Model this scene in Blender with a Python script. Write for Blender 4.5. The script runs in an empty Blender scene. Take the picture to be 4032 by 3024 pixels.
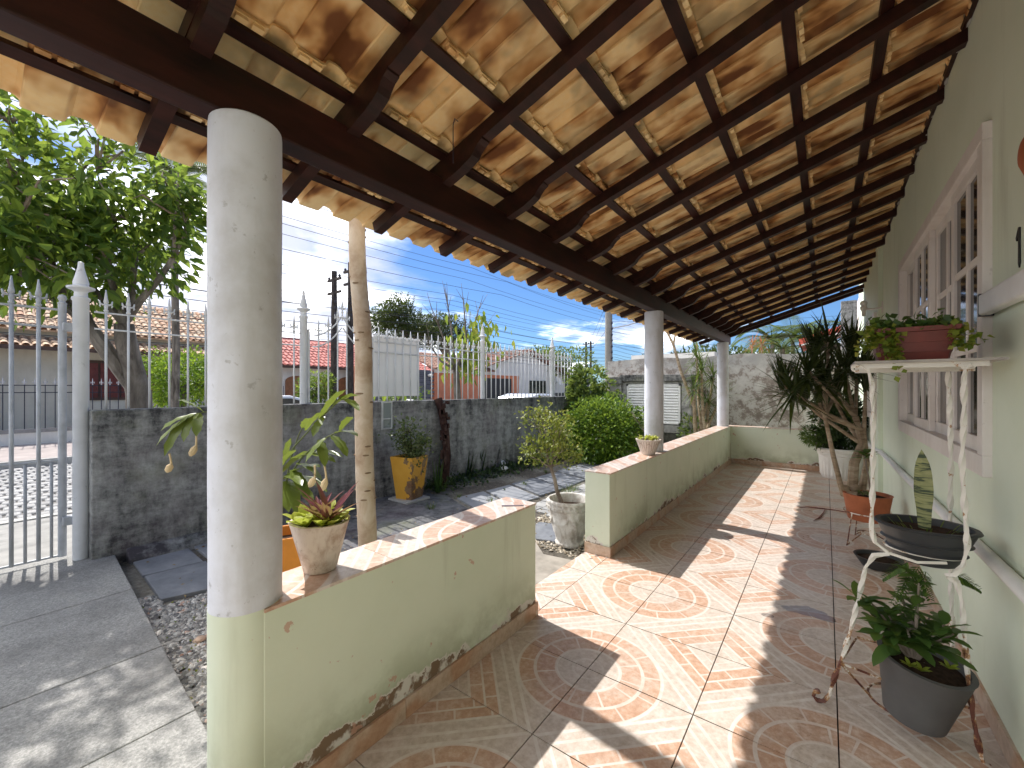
import bpy, math, random
import numpy as np
from mathutils import Vector, Matrix
R = math.radians
rnd = random.Random(7)
nrng = np.random.default_rng(7)
scene = bpy.context.scene
col = scene.collection
# ------------------------------------------------------------------ camera
EYE = 1.41
FPX, YAW, U0, V0 = 1651.0, math.atan(1236 / 1651.0), 2016.0, 1530.0
cd = bpy.data.cameras.new('camera'); cam = bpy.data.objects.new('camera', cd); col.objects.link(cam)
cam.location = (0, 0, EYE); cam.rotation_euler = (R(90), 0, YAW)
cd.sensor_width = 36; cd.lens = 36 * FPX / 4032; cd.shift_y = (V0 - 1512) / 4032
cd.clip_start = 0.05; cd.clip_end = 600
scene.camera = cam
# ------------------------------------------------------------------ sun, sky, exposure
SUN = Vector((-0.57, 0.055, 0.70)).normalized()      # towards the sun
EL = math.asin(SUN.z); AZ = math.atan2(SUN.x, SUN.y)
sl = bpy.data.lights.new('sun', 'SUN'); sl.energy = 2.0; sl.angle = R(0.55); sl.color = (1.0, 0.96, 0.91)
so = bpy.data.objects.new('sun', sl); col.objects.link(so)
so.rotation_euler = (-SUN).to_track_quat('-Z', 'Y').to_euler(); so.location = (-20, 3, 25)
world = bpy.data.worlds.new('World'); scene.world = world; world.use_nodes = True
nt = world.node_tree; nt.nodes.clear()
wo = nt.nodes.new('ShaderNodeOutputWorld'); bg = nt.nodes.new('ShaderNodeBackground')
sky = nt.nodes.new('ShaderNodeTexSky'); sky.sky_type = 'NISHITA'; sky.sun_disc = False
sky.sun_elevation = EL; sky.sun_rotation = AZ; sky.air_density = 1.0; sky.dust_density = 0.4; sky.ozone_density = 2.0
tc = nt.nodes.new('ShaderNodeTexCoord')
sx = nt.nodes.new('ShaderNodeSeparateXYZ'); nt.links.new(tc.outputs['Generated'], sx.inputs[0])
def wm(op, a, b=None):
    n = nt.nodes.new('ShaderNodeMath'); n.operation = op
    for i, v in enumerate((a, b)):
        if v is None: continue
        if isinstance(v, (int, float)): n.inputs[i].default_value = v
        else: nt.links.new(v, n.inputs[i])
    return n.outputs[0]
zz = wm('ADD', wm('MAXIMUM', sx.outputs[2], 0.0), 0.16)
cx = nt.nodes.new('ShaderNodeCombineXYZ')
nt.links.new(wm('DIVIDE', sx.outputs[0], zz), cx.inputs[0]); nt.links.new(wm('DIVIDE', sx.outputs[1], zz), cx.inputs[1])
n1 = nt.nodes.new('ShaderNodeTexNoise'); n1.inputs['Scale'].default_value = 0.62; n1.inputs['Detail'].default_value = 9; n1.inputs['Roughness'].default_value = 0.56
n1.inputs['Distortion'].default_value = 0.25
mp = nt.nodes.new('ShaderNodeMapping'); mp.inputs['Location'].default_value = (3.1, 0.4, 0.0)
nt.links.new(cx.outputs[0], mp.inputs[0]); nt.links.new(mp.outputs[0], n1.inputs['Vector'])
# broad cloud bank over the street side, clearer along the porch
bank = wm('MULTIPLY', wm('SUBTRACT', wm('MULTIPLY', sx.outputs[0], -1.0), wm('MULTIPLY', sx.outputs[1], 0.55)), 0.13)
mk = nt.nodes.new('ShaderNodeMapRange'); mk.interpolation_type = 'SMOOTHSTEP'
mk.inputs['From Min'].default_value = 0.47; mk.inputs['From Max'].default_value = 0.60
nt.links.new(wm('ADD', n1.outputs[0], bank), mk.inputs[0])
n2 = nt.nodes.new('ShaderNodeTexNoise'); n2.inputs['Scale'].default_value = 1.9; n2.inputs['Detail'].default_value = 6
nt.links.new(mp.outputs[0], n2.inputs['Vector'])
cr = nt.nodes.new('ShaderNodeValToRGB')
cr.color_ramp.elements[0].position = 0.40; cr.color_ramp.elements[0].color = (1.9, 2.02, 2.5, 1)
cr.color_ramp.elements[1].position = 0.60; cr.color_ramp.elements[1].color = (11.0, 11.0, 11.0, 1)
ce = cr.color_ramp.elements.new(0.49); ce.color = (3.0, 3.1, 3.4, 1)
nt.links.new(n2.outputs[0], cr.inputs[0])
dk = nt.nodes.new('ShaderNodeMix'); dk.data_type = 'RGBA'; dk.blend_type = 'MULTIPLY'; dk.inputs[0].default_value = 1.0; dk.inputs[7].default_value = (0.155, 0.225, 0.325, 1)
nt.links.new(sky.outputs[0], dk.inputs[6])
mx = nt.nodes.new('ShaderNodeMix'); mx.data_type = 'RGBA'
nt.links.new(mk.outputs[0], mx.inputs[0]); nt.links.new(dk.outputs[2], mx.inputs[6]); nt.links.new(cr.outputs[0], mx.inputs[7])
bg.inputs['Strength'].default_value = 0.15
nt.links.new(mx.outputs[2], bg.inputs[0]); nt.links.new(bg.outputs[0], wo.inputs[0])
vs = scene.view_settings; vs.view_transform = 'Standard'; vs.look = 'None'; vs.gamma = 1; vs.use_curve_mapping = False; vs.exposure = 1.63
scene.render.resolution_x = 1024; scene.render.resolution_y = 768
scene.cycles.max_bounces = 8; scene.cycles.diffuse_bounces = 6; scene.cycles.transparent_max_bounces = 12

# ------------------------------------------------------------------ pixel helpers (photo at 2212 x 1659)
SC = 4032 / 2212.0
FW = Vector((-math.sin(YAW), math.cos(YAW), 0)); RT = Vector((math.cos(YAW), math.sin(YAW), 0)); UP = Vector((0, 0, 1))
def ray(x, y): return FW + RT * ((x * SC - U0) / FPX) + UP * ((V0 - y * SC) / FPX)
CP = Vector((0, 0, EYE))
def G(x, y, z=-0.12): r = ray(x, y); return CP + r * ((z - EYE) / r.z)
def onX(x, y, X): r = ray(x, y); return CP + r * (X / r.x)
def onY(x, y, Y): r = ray(x, y); return CP + r * (Y / r.y)

# ------------------------------------------------------------------ node expressions
class S:
    def __init__(s, m, o): s.m, s.o = m, o
    def _b(s, op, b, rev=False, c=None):
        n = s.m.t.nodes.new('ShaderNodeMath'); n.operation = op
        for i, v in enumerate((b, s) if rev else (s, b)):
            if v is None: continue
            if isinstance(v, S): s.m.t.links.new(v.o, n.inputs[i])
            else: n.inputs[i].default_value = v
        if c is not None: n.inputs[2].default_value = c
        return S(s.m, n.outputs[0])
    def __add__(s, b): return s._b('ADD', b)
    def __radd__(s, b): return s._b('ADD', b)
    def __sub__(s, b): return s._b('SUBTRACT', b)
    def __rsub__(s, b): return s._b('SUBTRACT', b, True)
    def __mul__(s, b): return s._b('MULTIPLY', b)
    def __rmul__(s, b): return s._b('MULTIPLY', b)
    def __truediv__(s, b): return s._b('DIVIDE', b)
    def gt(s, b): return s._b('GREATER_THAN', b)
    def lt(s, b): return s._b('LESS_THAN', b)
    def mx(s, b): return s._b('MAXIMUM', b)
    def mn(s, b): return s._b('MINIMUM', b)
    def abs(s): return s._b('ABSOLUTE', None)
    def fl(s): return s._b('FLOOR', None)
    def fr(s): return s._b('FRACT', None)
    def sq(s): return s._b('SQRT', None)
    def sin(s): return s._b('SINE', None)
    def at2(s, b): return s._b('ARCTAN2', b)
    def band(s, a, b): return s.gt(a) * s.lt(b)
    def ss(s, a, b):
        n = s.m.t.nodes.new('ShaderNodeMapRange'); n.interpolation_type = 'SMOOTHSTEP'
        s.m.t.links.new(s.o, n.inputs[0]); n.inputs[1].default_value = a; n.inputs[2].default_value = b
        return S(s.m, n.outputs[0])
class M:
    """material builder"""
    def __init__(s, name, rough=0.7, spec=0.4, metal=0.0):
        s.mat = bpy.data.materials.new(name); s.mat.use_nodes = True; s.t = s.mat.node_tree
        s.p = s.t.nodes['Principled BSDF']; s.p.inputs['Roughness'].default_value = rough
        s.p.inputs['Specular IOR Level'].default_value = spec; s.p.inputs['Metallic'].default_value = metal
        s.out = s.t.nodes['Material Output']; s._c = {}
    def coord(s, kind='Object'):
        if 'tc' not in s._c: s._c['tc'] = s.t.nodes.new('ShaderNodeTexCoord')
        return s._c['tc'].outputs[kind]
    def pos(s):
        if 'geo' not in s._c: s._c['geo'] = s.t.nodes.new('ShaderNodeNewGeometry')
        return s._c['geo'].outputs['Position']
    def island(s):
        s.pos(); return S(s, s._c['geo'].outputs['Random Per Island'])
    def orand(s):
        if 'oi' not in s._c: s._c['oi'] = s.t.nodes.new('ShaderNodeObjectInfo')
        return S(s, s._c['oi'].outputs['Random'])
    def xyz(s, v):
        n = s.t.nodes.new('ShaderNodeSeparateXYZ'); s.t.links.new(v, n.inputs[0]); return [S(s, o) for o in n.outputs]
    def scaled(s, v, sc, loc=None):
        n = s.t.nodes.new('ShaderNodeMapping'); s.t.links.new(v, n.inputs[0])
        n.inputs['Scale'].default_value = sc if isinstance(sc, tuple) else (sc,) * 3
        if loc is not None:
            if isinstance(loc, S):
                c = s.t.nodes.new('ShaderNodeCombineXYZ'); [s.t.links.new((loc * k).o, c.inputs[i]) for i, k in enumerate((37.0, 91.0, 53.0))]
                s.t.links.new(c.outputs[0], n.inputs['Location'])
            else: n.inputs['Location'].default_value = loc
        return n.outputs[0]
    def noise(s, scale=5.0, det=4, rough=0.55, v=None, dist=0.0):
        n = s.t.nodes.new('ShaderNodeTexNoise'); n.inputs['Scale'].default_value = scale; n.inputs['Detail'].default_value = det
        n.inputs['Roughness'].default_value = rough; n.inputs['Distortion'].default_value = dist
        s.t.links.new(v if v is not None else s.pos(), n.inputs['Vector']); return S(s, n.outputs[0])
    def voro(s, scale, v=None, feat='F1'):
        n = s.t.nodes.new('ShaderNodeTexVoronoi'); n.inputs['Scale'].default_value = scale; n.feature = feat
        s.t.links.new(v if v is not None else s.pos(), n.inputs['Vector']); return S(s, n.outputs[0]), n.outputs[1] if len(n.outputs) > 1 else None
    def mix(s, f, a, b):
        n = s.t.nodes.new('ShaderNodeMix'); n.data_type = 'RGBA'
        if isinstance(f, S): s.t.links.new(f.o, n.inputs[0])
        else: n.inputs[0].default_value = f
        for i, v in ((6, a), (7, b)):
            if isinstance(v, tuple): n.inputs[i].default_value = (*v, 1)
            else: s.t.links.new(v, n.inputs[i])
        return n.outputs[2]
    def ramp(s, f, *stops):
        n = s.t.nodes.new('ShaderNodeValToRGB'); e = n.color_ramp.elements
        while len(e) < len(stops): e.new(0.5)
        for el, (p, c) in zip(e, stops): el.position = p; el.color = (*c, 1)
        s.t.links.new(f.o, n.inputs[0]); return n.outputs[0]
    def color(s, c):
        if isinstance(c, tuple): s.p.inputs['Base Color'].default_value = (*c, 1)
        else: s.t.links.new(c, s.p.inputs['Base Color'])
        return s
    def rough(s, f): s.t.links.new(f.o, s.p.inputs['Roughness']); return s
    def bump(s, f, strength=0.3, dist=0.01):
        n = s.t.nodes.new('ShaderNodeBump'); n.inputs['Strength'].default_value = strength; n.inputs['Distance'].default_value = dist
        s.t.links.new(f.o, n.inputs['Height']); s.t.links.new(n.outputs[0], s.p.inputs['Normal']); return s

def plain(name, c, rough=0.6, spec=0.4, var=0.25, scale=8, metal=0.0, bump=0.1):
    m = M(name, rough, spec, metal); n = m.noise(scale, 5)
    d = tuple(x * (1 - var) for x in c); l = tuple(min(1, x * (1 + var * 0.6)) for x in c)
    m.color(m.ramp(n, (0.3, d), (0.7, l))).bump(n, bump, 0.01); return m.mat
def leafmat(name, c0, c1, c2, trans=0.35, rough=0.45):
    m = M(name, rough, 0.35); c = m.ramp(m.island(), (0.0, c0), (0.55, c1), (1.0, c2)); m.color(c)
    tr = m.t.nodes.new('ShaderNodeBsdfTranslucent'); mxs = m.t.nodes.new('ShaderNodeMixShader'); mxs.inputs[0].default_value = trans
    br = m.mix(0.35, c, (0.45, 0.55, 0.08)); m.t.links.new(br, tr.inputs[0])
    m.t.links.new(m.p.outputs[0], mxs.inputs[1]); m.t.links.new(tr.outputs[0], mxs.inputs[2]); m.t.links.new(mxs.outputs[0], m.out.inputs[0])
    return m.mat

# ------------------------------------------------------------------ geometry builder
OFF = {}
def tag(o, label=None, cat=None, group=None, kind=None):
    if label: o['label'] = label
    if cat: o['category'] = cat
    if group: o['group'] = group
    if kind: o['kind'] = kind
    return o
def thing(name, loc, label, cat, group=None):
    o = bpy.data.objects.new(name, None); o.empty_display_size = 0.1; col.objects.link(o); o.location = loc
    OFF[o.name] = Vector(loc); return tag(o, label, cat, group)
def link(name, me, parent=None, loc=(0, 0, 0), rot=None):
    """me is in its own local frame; loc is a world position"""
    o = bpy.data.objects.new(name, me); col.objects.link(o)
    loc = Vector(loc)
    if parent is not None: o.parent = parent; base = OFF[parent.name]
    else: base = Vector((0, 0, 0))
    OFF[o.name] = loc.copy()
    mw = Matrix.Translation(loc - base)
    if rot is not None: mw = mw @ rot.to_4x4()
    o.matrix_local = mw
    return o
class MB:
    def __init__(s): s.v = []; s.f = []
    def add(s, vs, fs):
        b = len(s.v); s.v += [tuple(v) for v in vs]; s.f += [tuple(i + b for i in f) for f in fs]; return s
    def box(s, x0, x1, y0, y1, z0, z1):
        vs = [(x, y, z) for z in (z0, z1) for x, y in ((x0, y0), (x1, y0), (x1, y1), (x0, y1))]
        return s.add(vs, [(3, 2, 1, 0), (4, 5, 6, 7), (0, 1, 5, 4), (1, 2, 6, 5), (2, 3, 7, 6), (3, 0, 4, 7)])
    def obox(s, c, ax, ay, az, sx, sy, sz):
        """oriented box: centre, unit axes, full sizes"""
        c = Vector(c); ax, ay, az = Vector(ax) * sx / 2, Vector(ay) * sy / 2, Vector(az) * sz / 2
        vs = [c + ax * i + ay * j + az * k for k in (-1, 1) for i, j in ((-1, -1), (1, -1), (1, 1), (-1, 1))]
        return s.add(vs, [(3, 2, 1, 0), (4, 5, 6, 7), (0, 1, 5, 4), (1, 2, 6, 5), (2, 3, 7, 6), (3, 0, 4, 7)])
    def tube(s, pts, rad, n=8, cap=True, twist=0.0):
        pts = [Vector(p) for p in pts]; m = len(pts)
        if not hasattr(rad, '__len__'): rad = [rad] * m
        t0 = (pts[1] - pts[0]).normalized(); a = t0.orthogonal().normalized(); vs = []
        for i, p in enumerate(pts):
            t = (pts[min(i + 1, m - 1)] - pts[max(i - 1, 0)]).normalized()
            a = (a - t * a.dot(t)).normalized(); b = t.cross(a)
            for k in range(n):
                th = 2 * math.pi * k / n + twist * i; vs.append(p + (a * math.cos(th) + b * math.sin(th)) * rad[i])
        fs = [(i * n + k, i * n + (k + 1) % n, (i + 1) * n + (k + 1) % n, (i + 1) * n + k) for i in range(m - 1) for k in range(n)]
        if cap: fs += [tuple(range(n - 1, -1, -1)), tuple((m - 1) * n + k for k in range(n))]
        return s.add(vs, fs)
    def lathe(s, prof, c=(0, 0, 0), n=24, sx=1.0, sy=1.0, cap=True, fn=None):
        vs = []
        for i, (r, z) in enumerate(prof):
            for k in range(n):
                th = 2 * math.pi * k / n; rr = r if fn is None else fn(r, z, th, i)
                vs.append((c[0] + rr * math.cos(th) * sx, c[1] + rr * math.sin(th) * sy, c[2] + z))
        m = len(prof)
        fs = [(i * n + k, i * n + (k + 1) % n, (i + 1) * n + (k + 1) % n, (i + 1) * n + k) for i in range(m - 1) for k in range(n)]
        if cap: fs += [tuple(range(n - 1, -1, -1)), tuple((m - 1) * n + k for k in range(n))]
        return s.add(vs, fs)
    def prism(s, poly, axis, a, b):
        """poly of 2D points extruded along axis 'x','y' or 'z' from a to b"""
        def P(u, v, w): return (w, u, v) if axis == 'x' else (u, w, v) if axis == 'y' else (u, v, w)
        n = len(poly); vs = [P(u, v, a) for u, v in poly] + [P(u, v, b) for u, v in poly]
        fs = [tuple(range(n - 1, -1, -1)), tuple(range(n, 2 * n))] + [(i, (i + 1) % n, n + (i + 1) % n, n + i) for i in range(n)]
        return s.add(vs, fs)
    def blade(s, base, d, length, width, droop=0.5, seg=5, fold=0.15, shape=None, up=UP, twist=0.0, wave=0.0):
        """a leaf: curved folded strip with a midrib"""
        d = Vector(d).normalized(); p = Vector(base); shape = shape or (lambda t: math.sin(math.pi * min(1, t * 0.93 + 0.07)) ** 0.7)
        vs = []; st = length / seg
        for i in range(seg + 1):
            t = i / seg; side = d.cross(up)
            if side.length < 1e-3: side = d.orthogonal()
            side.normalize(); nrm = side.cross(d).normalized()
            if twist: side = (Matrix.Rotation(twist * t, 3, d) @ side)
            w = width * 0.5 * max(0.02, shape(t)); wv = math.sin(t * 19) * wave * width
            vs += [p + side * w + nrm * (fold * w + wv), p, p - side * w + nrm * (fold * w - wv)]
            p = p + d * st; d = (d - UP * droop * (0.35 + t) / seg).normalized()
        fs = []
        for i in range(seg):
            a = i * 3; fs += [(a, a + 1, a + 4, a + 3), (a + 1, a + 2, a + 5, a + 4)]
        return s.add(vs, fs)
    def mesh(s, name, off=(0, 0, 0), mat=None, smooth=False):
        me = bpy.data.meshes.new(name); o = Vector(off)
        me.from_pydata([(v[0] - o[0], v[1] - o[1], v[2] - o[2]) for v in s.v], [], s.f)
        if mat: me.materials.append(mat)
        if smooth: me.polygons.foreach_set('use_smooth', [True] * len(me.polygons))
        me.update(); return me
    def build(s, name, mat, parent=None, smooth=False, kind=None, bevel=0.0, origin=None, label=None):
        """vertices are in world coordinates"""
        if origin is None: origin = OFF[parent.name] if parent is not None else Vector((0, 0, 0))
        o = link(name, s.mesh(name, origin, mat, smooth), parent, origin)
        if bevel:
            b = o.modifiers.new('bevel', 'BEVEL'); b.width = bevel; b.segments = 2; b.limit_method = 'ANGLE'
        if smooth and not bevel and hasattr(o.data, 'set_sharp_from_angle'): o.data.set_sharp_from_angle(angle=R(38))
        if kind: o['kind'] = kind
        if label: o['label'] = label
        return o
def pieces(name, mesh, xf, parent, limit=300, matfor=None):
    """xf: list of (world location, 3x3 rotation). The first `limit` are objects sharing the mesh, the rest one joined part."""
    out = []
    for i, (l, r) in enumerate(xf[:limit]):
        me = mesh[i % len(mesh)] if isinstance(mesh, list) else mesh
        out.append(link(name, me, parent, l, r))
    rest = xf[limit:]
    if rest:
        me0 = mesh[0] if isinstance(mesh, list) else mesh
        v0 = np.array([v.co[:] for v in me0.vertices]); f0 = [tuple(p.vertices) for p in me0.polygons]; V = []; F = []
        for l, r in rest:
            b = len(V) * len(v0); V.append(v0 @ np.array(r).T + np.array(l)); F += [tuple(i + b for i in f) for f in f0]
        m = MB(); m.v = [tuple(x) for x in np.concatenate(V)]; m.f = F
        o = m.build(name, me0.materials[0], parent, smooth=me0.polygons[0].use_smooth, kind='stuff'); out.append(o)
    return out
I3 = Matrix.Identity(3)
def rz(a): return Matrix.Rotation(a, 3, 'Z')
LEAF = np.array([(0, 0, 0), (.33, .46, .10), (.38, 0, 0), (.33, -.46, .10), (.72, .30, .0), (.74, 0, -.07), (.72, -.30, .0), (1, 0, -.2)])
LEAFF = [(0, 2, 1), (0, 3, 2), (1, 2, 5, 4), (2, 3, 6, 5), (4, 5, 7), (5, 6, 7)]
LEAFS = np.array([(0, 0, 0), (.45, .5, .08), (.5, 0, 0), (.45, -.5, .08), (1, 0, -.15)])
LEAFSF = [(0, 2, 1), (0, 3, 2), (1, 2, 4), (2, 3, 4)]
def leafcloud(name, pts, dirs, length, wr, mat, parent, jit=0.6, small=False, upb=0.7, kind='stuff', rng=None):
    rng = rng or nrng; pts = np.asarray(pts, float); n = len(pts)
    d = np.asarray(dirs, float) + rng.normal(0, jit, (n, 3)); d /= np.linalg.norm(d, axis=1)[:, None] + 1e-9
    up = np.array([0, 0, upb]) + rng.normal(0, 0.55, (n, 3)); sd = np.cross(up, d); sd /= np.linalg.norm(sd, axis=1)[:, None] + 1e-9
    nm = np.cross(d, sd); L = length * rng.uniform(0.65, 1.25, n)
    T, TF = (LEAFS, LEAFSF) if small else (LEAF, LEAFF); k = len(T)
    V = pts[:, None] + L[:, None, None] * (T[None, :, 0:1] * d[:, None] + wr * T[None, :, 1:2] * sd[:, None] + T[None, :, 2:3] * nm[:, None])
    m = MB(); m.v = [tuple(x) for x in V.reshape(-1, 3)]
    m.f = [tuple(j + i * k for j in f) for i in range(n) for f in TF]
    return m.build(name, mat, parent, smooth=True, kind=kind)
def sph(n, rng=None):
    rng = rng or nrng; v = rng.normal(0, 1, (n, 3)); return v / np.linalg.norm(v, axis=1)[:, None]
def grow(mb, p, d, ln, r, depth, tips, rr, spread=0.55, up=0.25, nb=(2, 3), shrink=0.72, n=6, segs=3, wig=0.18):
    pts = [Vector(p)]; rad = [r]; d = Vector(d).normalized()
    for i in range(segs):
        d = (d + Vector((rr.gauss(0, wig), rr.gauss(0, wig), rr.gauss(0, wig) + up * 0.15))).normalized()
        pts.append(pts[-1] + d * ln / segs); rad.append(r * (1 - 0.35 * (i + 1) / segs))
    mb.tube(pts, rad, n)
    tips.append((pts[-1].copy(), d.copy(), depth)); tips.append((pts[-2].copy(), d.copy(), depth))
    if depth <= 0: return
    for k in range(rr.randint(*nb)):
        a = rr.uniform(0, 6.28); o = d.orthogonal().normalized(); o = Matrix.Rotation(a, 3, d) @ o
        nd = (d + o * rr.uniform(0.6, 1.2) * spread * 1.6 + UP * up).normalized()
        grow(mb, pts[-1], nd, ln * rr.uniform(0.6, 0.95) * shrink * 1.1, rad[-1] * 0.72, depth - 1, tips, rr, spread, up, nb, shrink, max(4, n - 1), segs, wig)

# ================================================================== materials
def m_tile():
    m = M('floor_tile', 0.28, 0.45); x, y, z = m.xyz(m.coord('Object')); x = x.abs() * 2.0; y = y.abs() * 2.0
    r = (x * x + y * y).sq(); d = x + y; e = x - y; th = y.at2(x)
    w = 0.016
    def ln(v, c, hw=w): return (v - c).abs().lt(hw)
    in2 = r.lt(0.72)
    ring1 = r.band(0.316, 0.53); ring2 = r.band(0.53, 0.70)
    sp1 = ((th / 0.6 + 0.3).fr() - 0.5).abs().lt(0.035) * ring1; sp2 = ((th / 0.5236 + 0.75).fr() - 0.5).abs().lt(0.026) * ring2
    lines = ln(r, 0.316) .mx(ln(r, 0.53)).mx(ln(r, 0.705)).mx(sp1).mx(sp2).mx(ln(r, 0.15, 0.012) * 0.5)
    b1 = d.band(1.335, 1.49); b2 = d.band(1.51, 1.675)
    sb1 = ((e / 0.46 + 0.25).fr() - 0.5).abs().lt(0.028) * b1; sb2 = ((e / 0.46 + 0.72).fr() - 0.5).abs().lt(0.028) * b2
    dl = ln(d, 1.02, 0.022).mx(ln(d, 1.16, 0.02)).mx(ln(d, 1.325, 0.018)).mx(ln(d, 1.50, 0.015)).mx(ln(d, 1.69, 0.018)).mx(ln(d, 1.83, 0.010) * 0.7).mx(sb1).mx(sb2)
    notin = 1.0 - in2
    white = lines * in2 + dl * notin
    orange = (ring1.mx(ring2) * in2 + b1.mx(b2) * notin).mn(1.0)
    n = m.noise(34, 6, 0.7, m.scaled(m.coord('Object'), 1.0, m.orand())); n2 = m.noise(9, 3, 0.5, m.scaled(m.coord('Object'), (1, 3, 1), m.orand()))
    beige = m.ramp(n, (0.32, (0.47, 0.385, 0.31)), (0.5, (0.59, 0.50, 0.43)), (0.68, (0.68, 0.61, 0.55)))
    orng = m.ramp(n, (0.30, (0.44, 0.255, 0.165)), (0.5, (0.55, 0.35, 0.245)), (0.70, (0.65, 0.50, 0.40)))
    lin = m.ramp(n2, (0.3, (0.66, 0.59, 0.53)), (0.7, (0.78, 0.74, 0.69)))
    worn_veil = m.noise(3.1, 5, 0.6); orange = orange * (1.0 - worn_veil.ss(.42, .66) * 0.45); c = m.mix(orange, beige, orng); c = m.mix(white * (0.72 - worn_veil.ss(.45, .65) * 0.25), c, lin)  # patches fade the pattern: wear plus a painted glare veil
    dirt = m.noise(2.3, 6, 0.65); c = m.mix(dirt.ss(0.50, 0.78) * 0.30, c, (0.30, 0.24, 0.19))
    X_, Y_, Z_ = m.xyz(m.pos()); wn = m.noise(5.0, 3, 0.5) * 0.22; wet = None
    for (px, py), rr_ in (((1735, 1320), .21), ((1775, 1335), .17), ((1660, 1330), .13), ((1697, 1308), .10)):
        g_ = G(px, py, 0); dd = (((X_ - g_.x) * (X_ - g_.x)) + ((Y_ - g_.y) * (Y_ - g_.y)) * 2.2).sq() + wn; wv = 1.0 - dd.ss(rr_, rr_ + 0.012); wet = wv if wet is None else wet.mx(wv)
    c = m.mix(wet * 0.62, c, (0.14, 0.115, 0.10))
    m.color(c).rough(m.noise(4, 5) * 0.25 + 0.20 + white * 0.1 - wet * 0.16); m.bump(white * 0.4 + n * 0.35, 0.12, 0.004); return m.mat
def m_skirt():
    m = M('skirting_tile', 0.35, 0.4); v = m.scaled(m.coord('Object'), 1.0, m.orand()); n = m.noise(26, 6, 0.7, v); b = m.noise(5, 2, 0.5, v)
    m.color(m.mix(b.ss(.45, .6), m.ramp(n, (0.3, (0.42, 0.30, 0.21)), (0.7, (0.62, 0.50, 0.40))), m.ramp(n, (0.3, (0.40, 0.22, 0.13)), (0.7, (0.56, 0.37, 0.25))))); return m.mat
def m_green(peel=1.0, name='sage_paint', base=(0.68, 0.74, 0.60), dark=(0.62, 0.69, 0.54)):
    m = M(name, 0.62, 0.3); P = m.pos(); x, y, z = m.xyz(P)
    n = m.noise(1.6, 6, 0.6); st = m.noise(1.0, 6, 0.6, m.scaled(P, (7, 7, 0.7)))
    c = m.mix(n.ss(.35, .7), base, dark)
    c = m.mix(st.ss(.55, .8) * 0.35, c, (0.30, 0.31, 0.20))
    alg = (1.0 - z.ss(0.08, 0.42)) * m.noise(3.0, 6, 0.65).ss(.38, .62); c = m.mix(alg * 0.5 * peel, c, (0.22, 0.25, 0.12))
    if peel > 0.3:
        hgt = z.ss(0.075, 0.30)
        pl = (m.noise(6.5, 8, 0.65) + hgt * -0.75 + m.noise(1.3, 3) * 0.9 - 0.60 - y.ss(1.0, 3.4) * 0.09)
        pk = m.noise(11, 5).ss(.42, .52)
        c = m.mix((pl - 0.035).ss(0.16, 0.185) * peel, c, (0.66, 0.64, 0.58)); c = m.mix((pl * 1.0 - 0.075).ss(0.175, 0.19) * pk * peel, c, (0.20, 0.135, 0.085))
        sp = m.noise(14, 4, 0.6) + m.noise(1.7, 2) * 0.4; c = m.mix(sp.ss(.885, .91) * 0.75 * peel, c, (0.52, 0.30, 0.22))
        m.bump(n * 0.3 - (pl.ss(0.18, 0.23) * 0.8) * peel + m.noise(60, 3) * 0.05, 0.35, 0.012)
    else: m.bump(m.noise(70, 3) * 0.2 + n, 0.12, 0.01)
    m.color(c); return m.mat
def m_concrete_wall(name, light=(0.40, 0.40, 0.385), mid=(0.185, 0.185, 0.18), dark=(0.055, 0.055, 0.058), bias=0.0, streak=1.4, topdark=None):
    m = M(name, 0.9, 0.2); P = m.pos(); st = m.noise(1.0, 8, 0.66, m.scaled(P, (5.0, 5.0, streak))); n = m.noise(11, 10, 0.78); b = m.noise(1.1, 4, 0.6); hz = m.noise(1.0, 8, 0.7, m.scaled(P, (3.0, 3.0, 14.0)))
    f = (st * 0.34 + n * 0.36 + b * 0.16 + hz * 0.22 - 0.54) * 1.75 + (0.5 + bias)
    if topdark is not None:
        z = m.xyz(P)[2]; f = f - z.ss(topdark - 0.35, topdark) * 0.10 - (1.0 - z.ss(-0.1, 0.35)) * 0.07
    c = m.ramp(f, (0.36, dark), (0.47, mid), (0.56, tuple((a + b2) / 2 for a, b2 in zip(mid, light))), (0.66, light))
    moss = m.noise(2.2, 6, 0.6); c = m.mix(moss.ss(.52, .66) * 0.35, c, (0.16, 0.17, 0.09)); pu = m.noise(1.7, 4, 0.6, m.scaled(P, 1.0, (5, 9, 2))); c = m.mix(pu.ss(.48, .66) * 0.30, c, (0.12, 0.085, 0.105))
    m.color(c).bump(n * 0.7 + st, 0.5, 0.015); return m.mat
def m_peel_wall():
    m = M('peeled_wall', 0.85, 0.2); P = m.pos(); n = m.noise(5.5, 9, 0.72); n2 = m.noise(16, 7, 0.7); b = m.noise(0.8, 3)
    f = n * 0.7 + n2 * 0.25 + b * 0.2 - 0.07
    c = m.ramp(f, (0.42, (0.20, 0.165, 0.145)), (0.49, (0.30, 0.255, 0.225)), (0.52, (0.46, 0.43, 0.40)), (0.70, (0.60, 0.58, 0.55)))
    z = m.xyz(P)[2]; c = m.mix(z.ss(1.75, 2.1) * m.noise(2.5, 6).ss(.3, .6) * 0.8, c, (0.33, 0.32, 0.31)); m.color(c).bump(f, 0.5, 0.02); return m.mat
def m_wood(name='dark_wood', c0=(0.008, 0.0028, 0.002), c1=(0.046, 0.012, 0.008), rough=0.5):
    m = M(name, rough, 0.3); n = m.noise(1.0, 6, 0.6, m.scaled(m.coord('Object'), (14, 3, 14))); m.color(m.ramp(n, (0.3, c0), (0.7, c1))).bump(n, 0.3, 0.004); return m.mat
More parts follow.
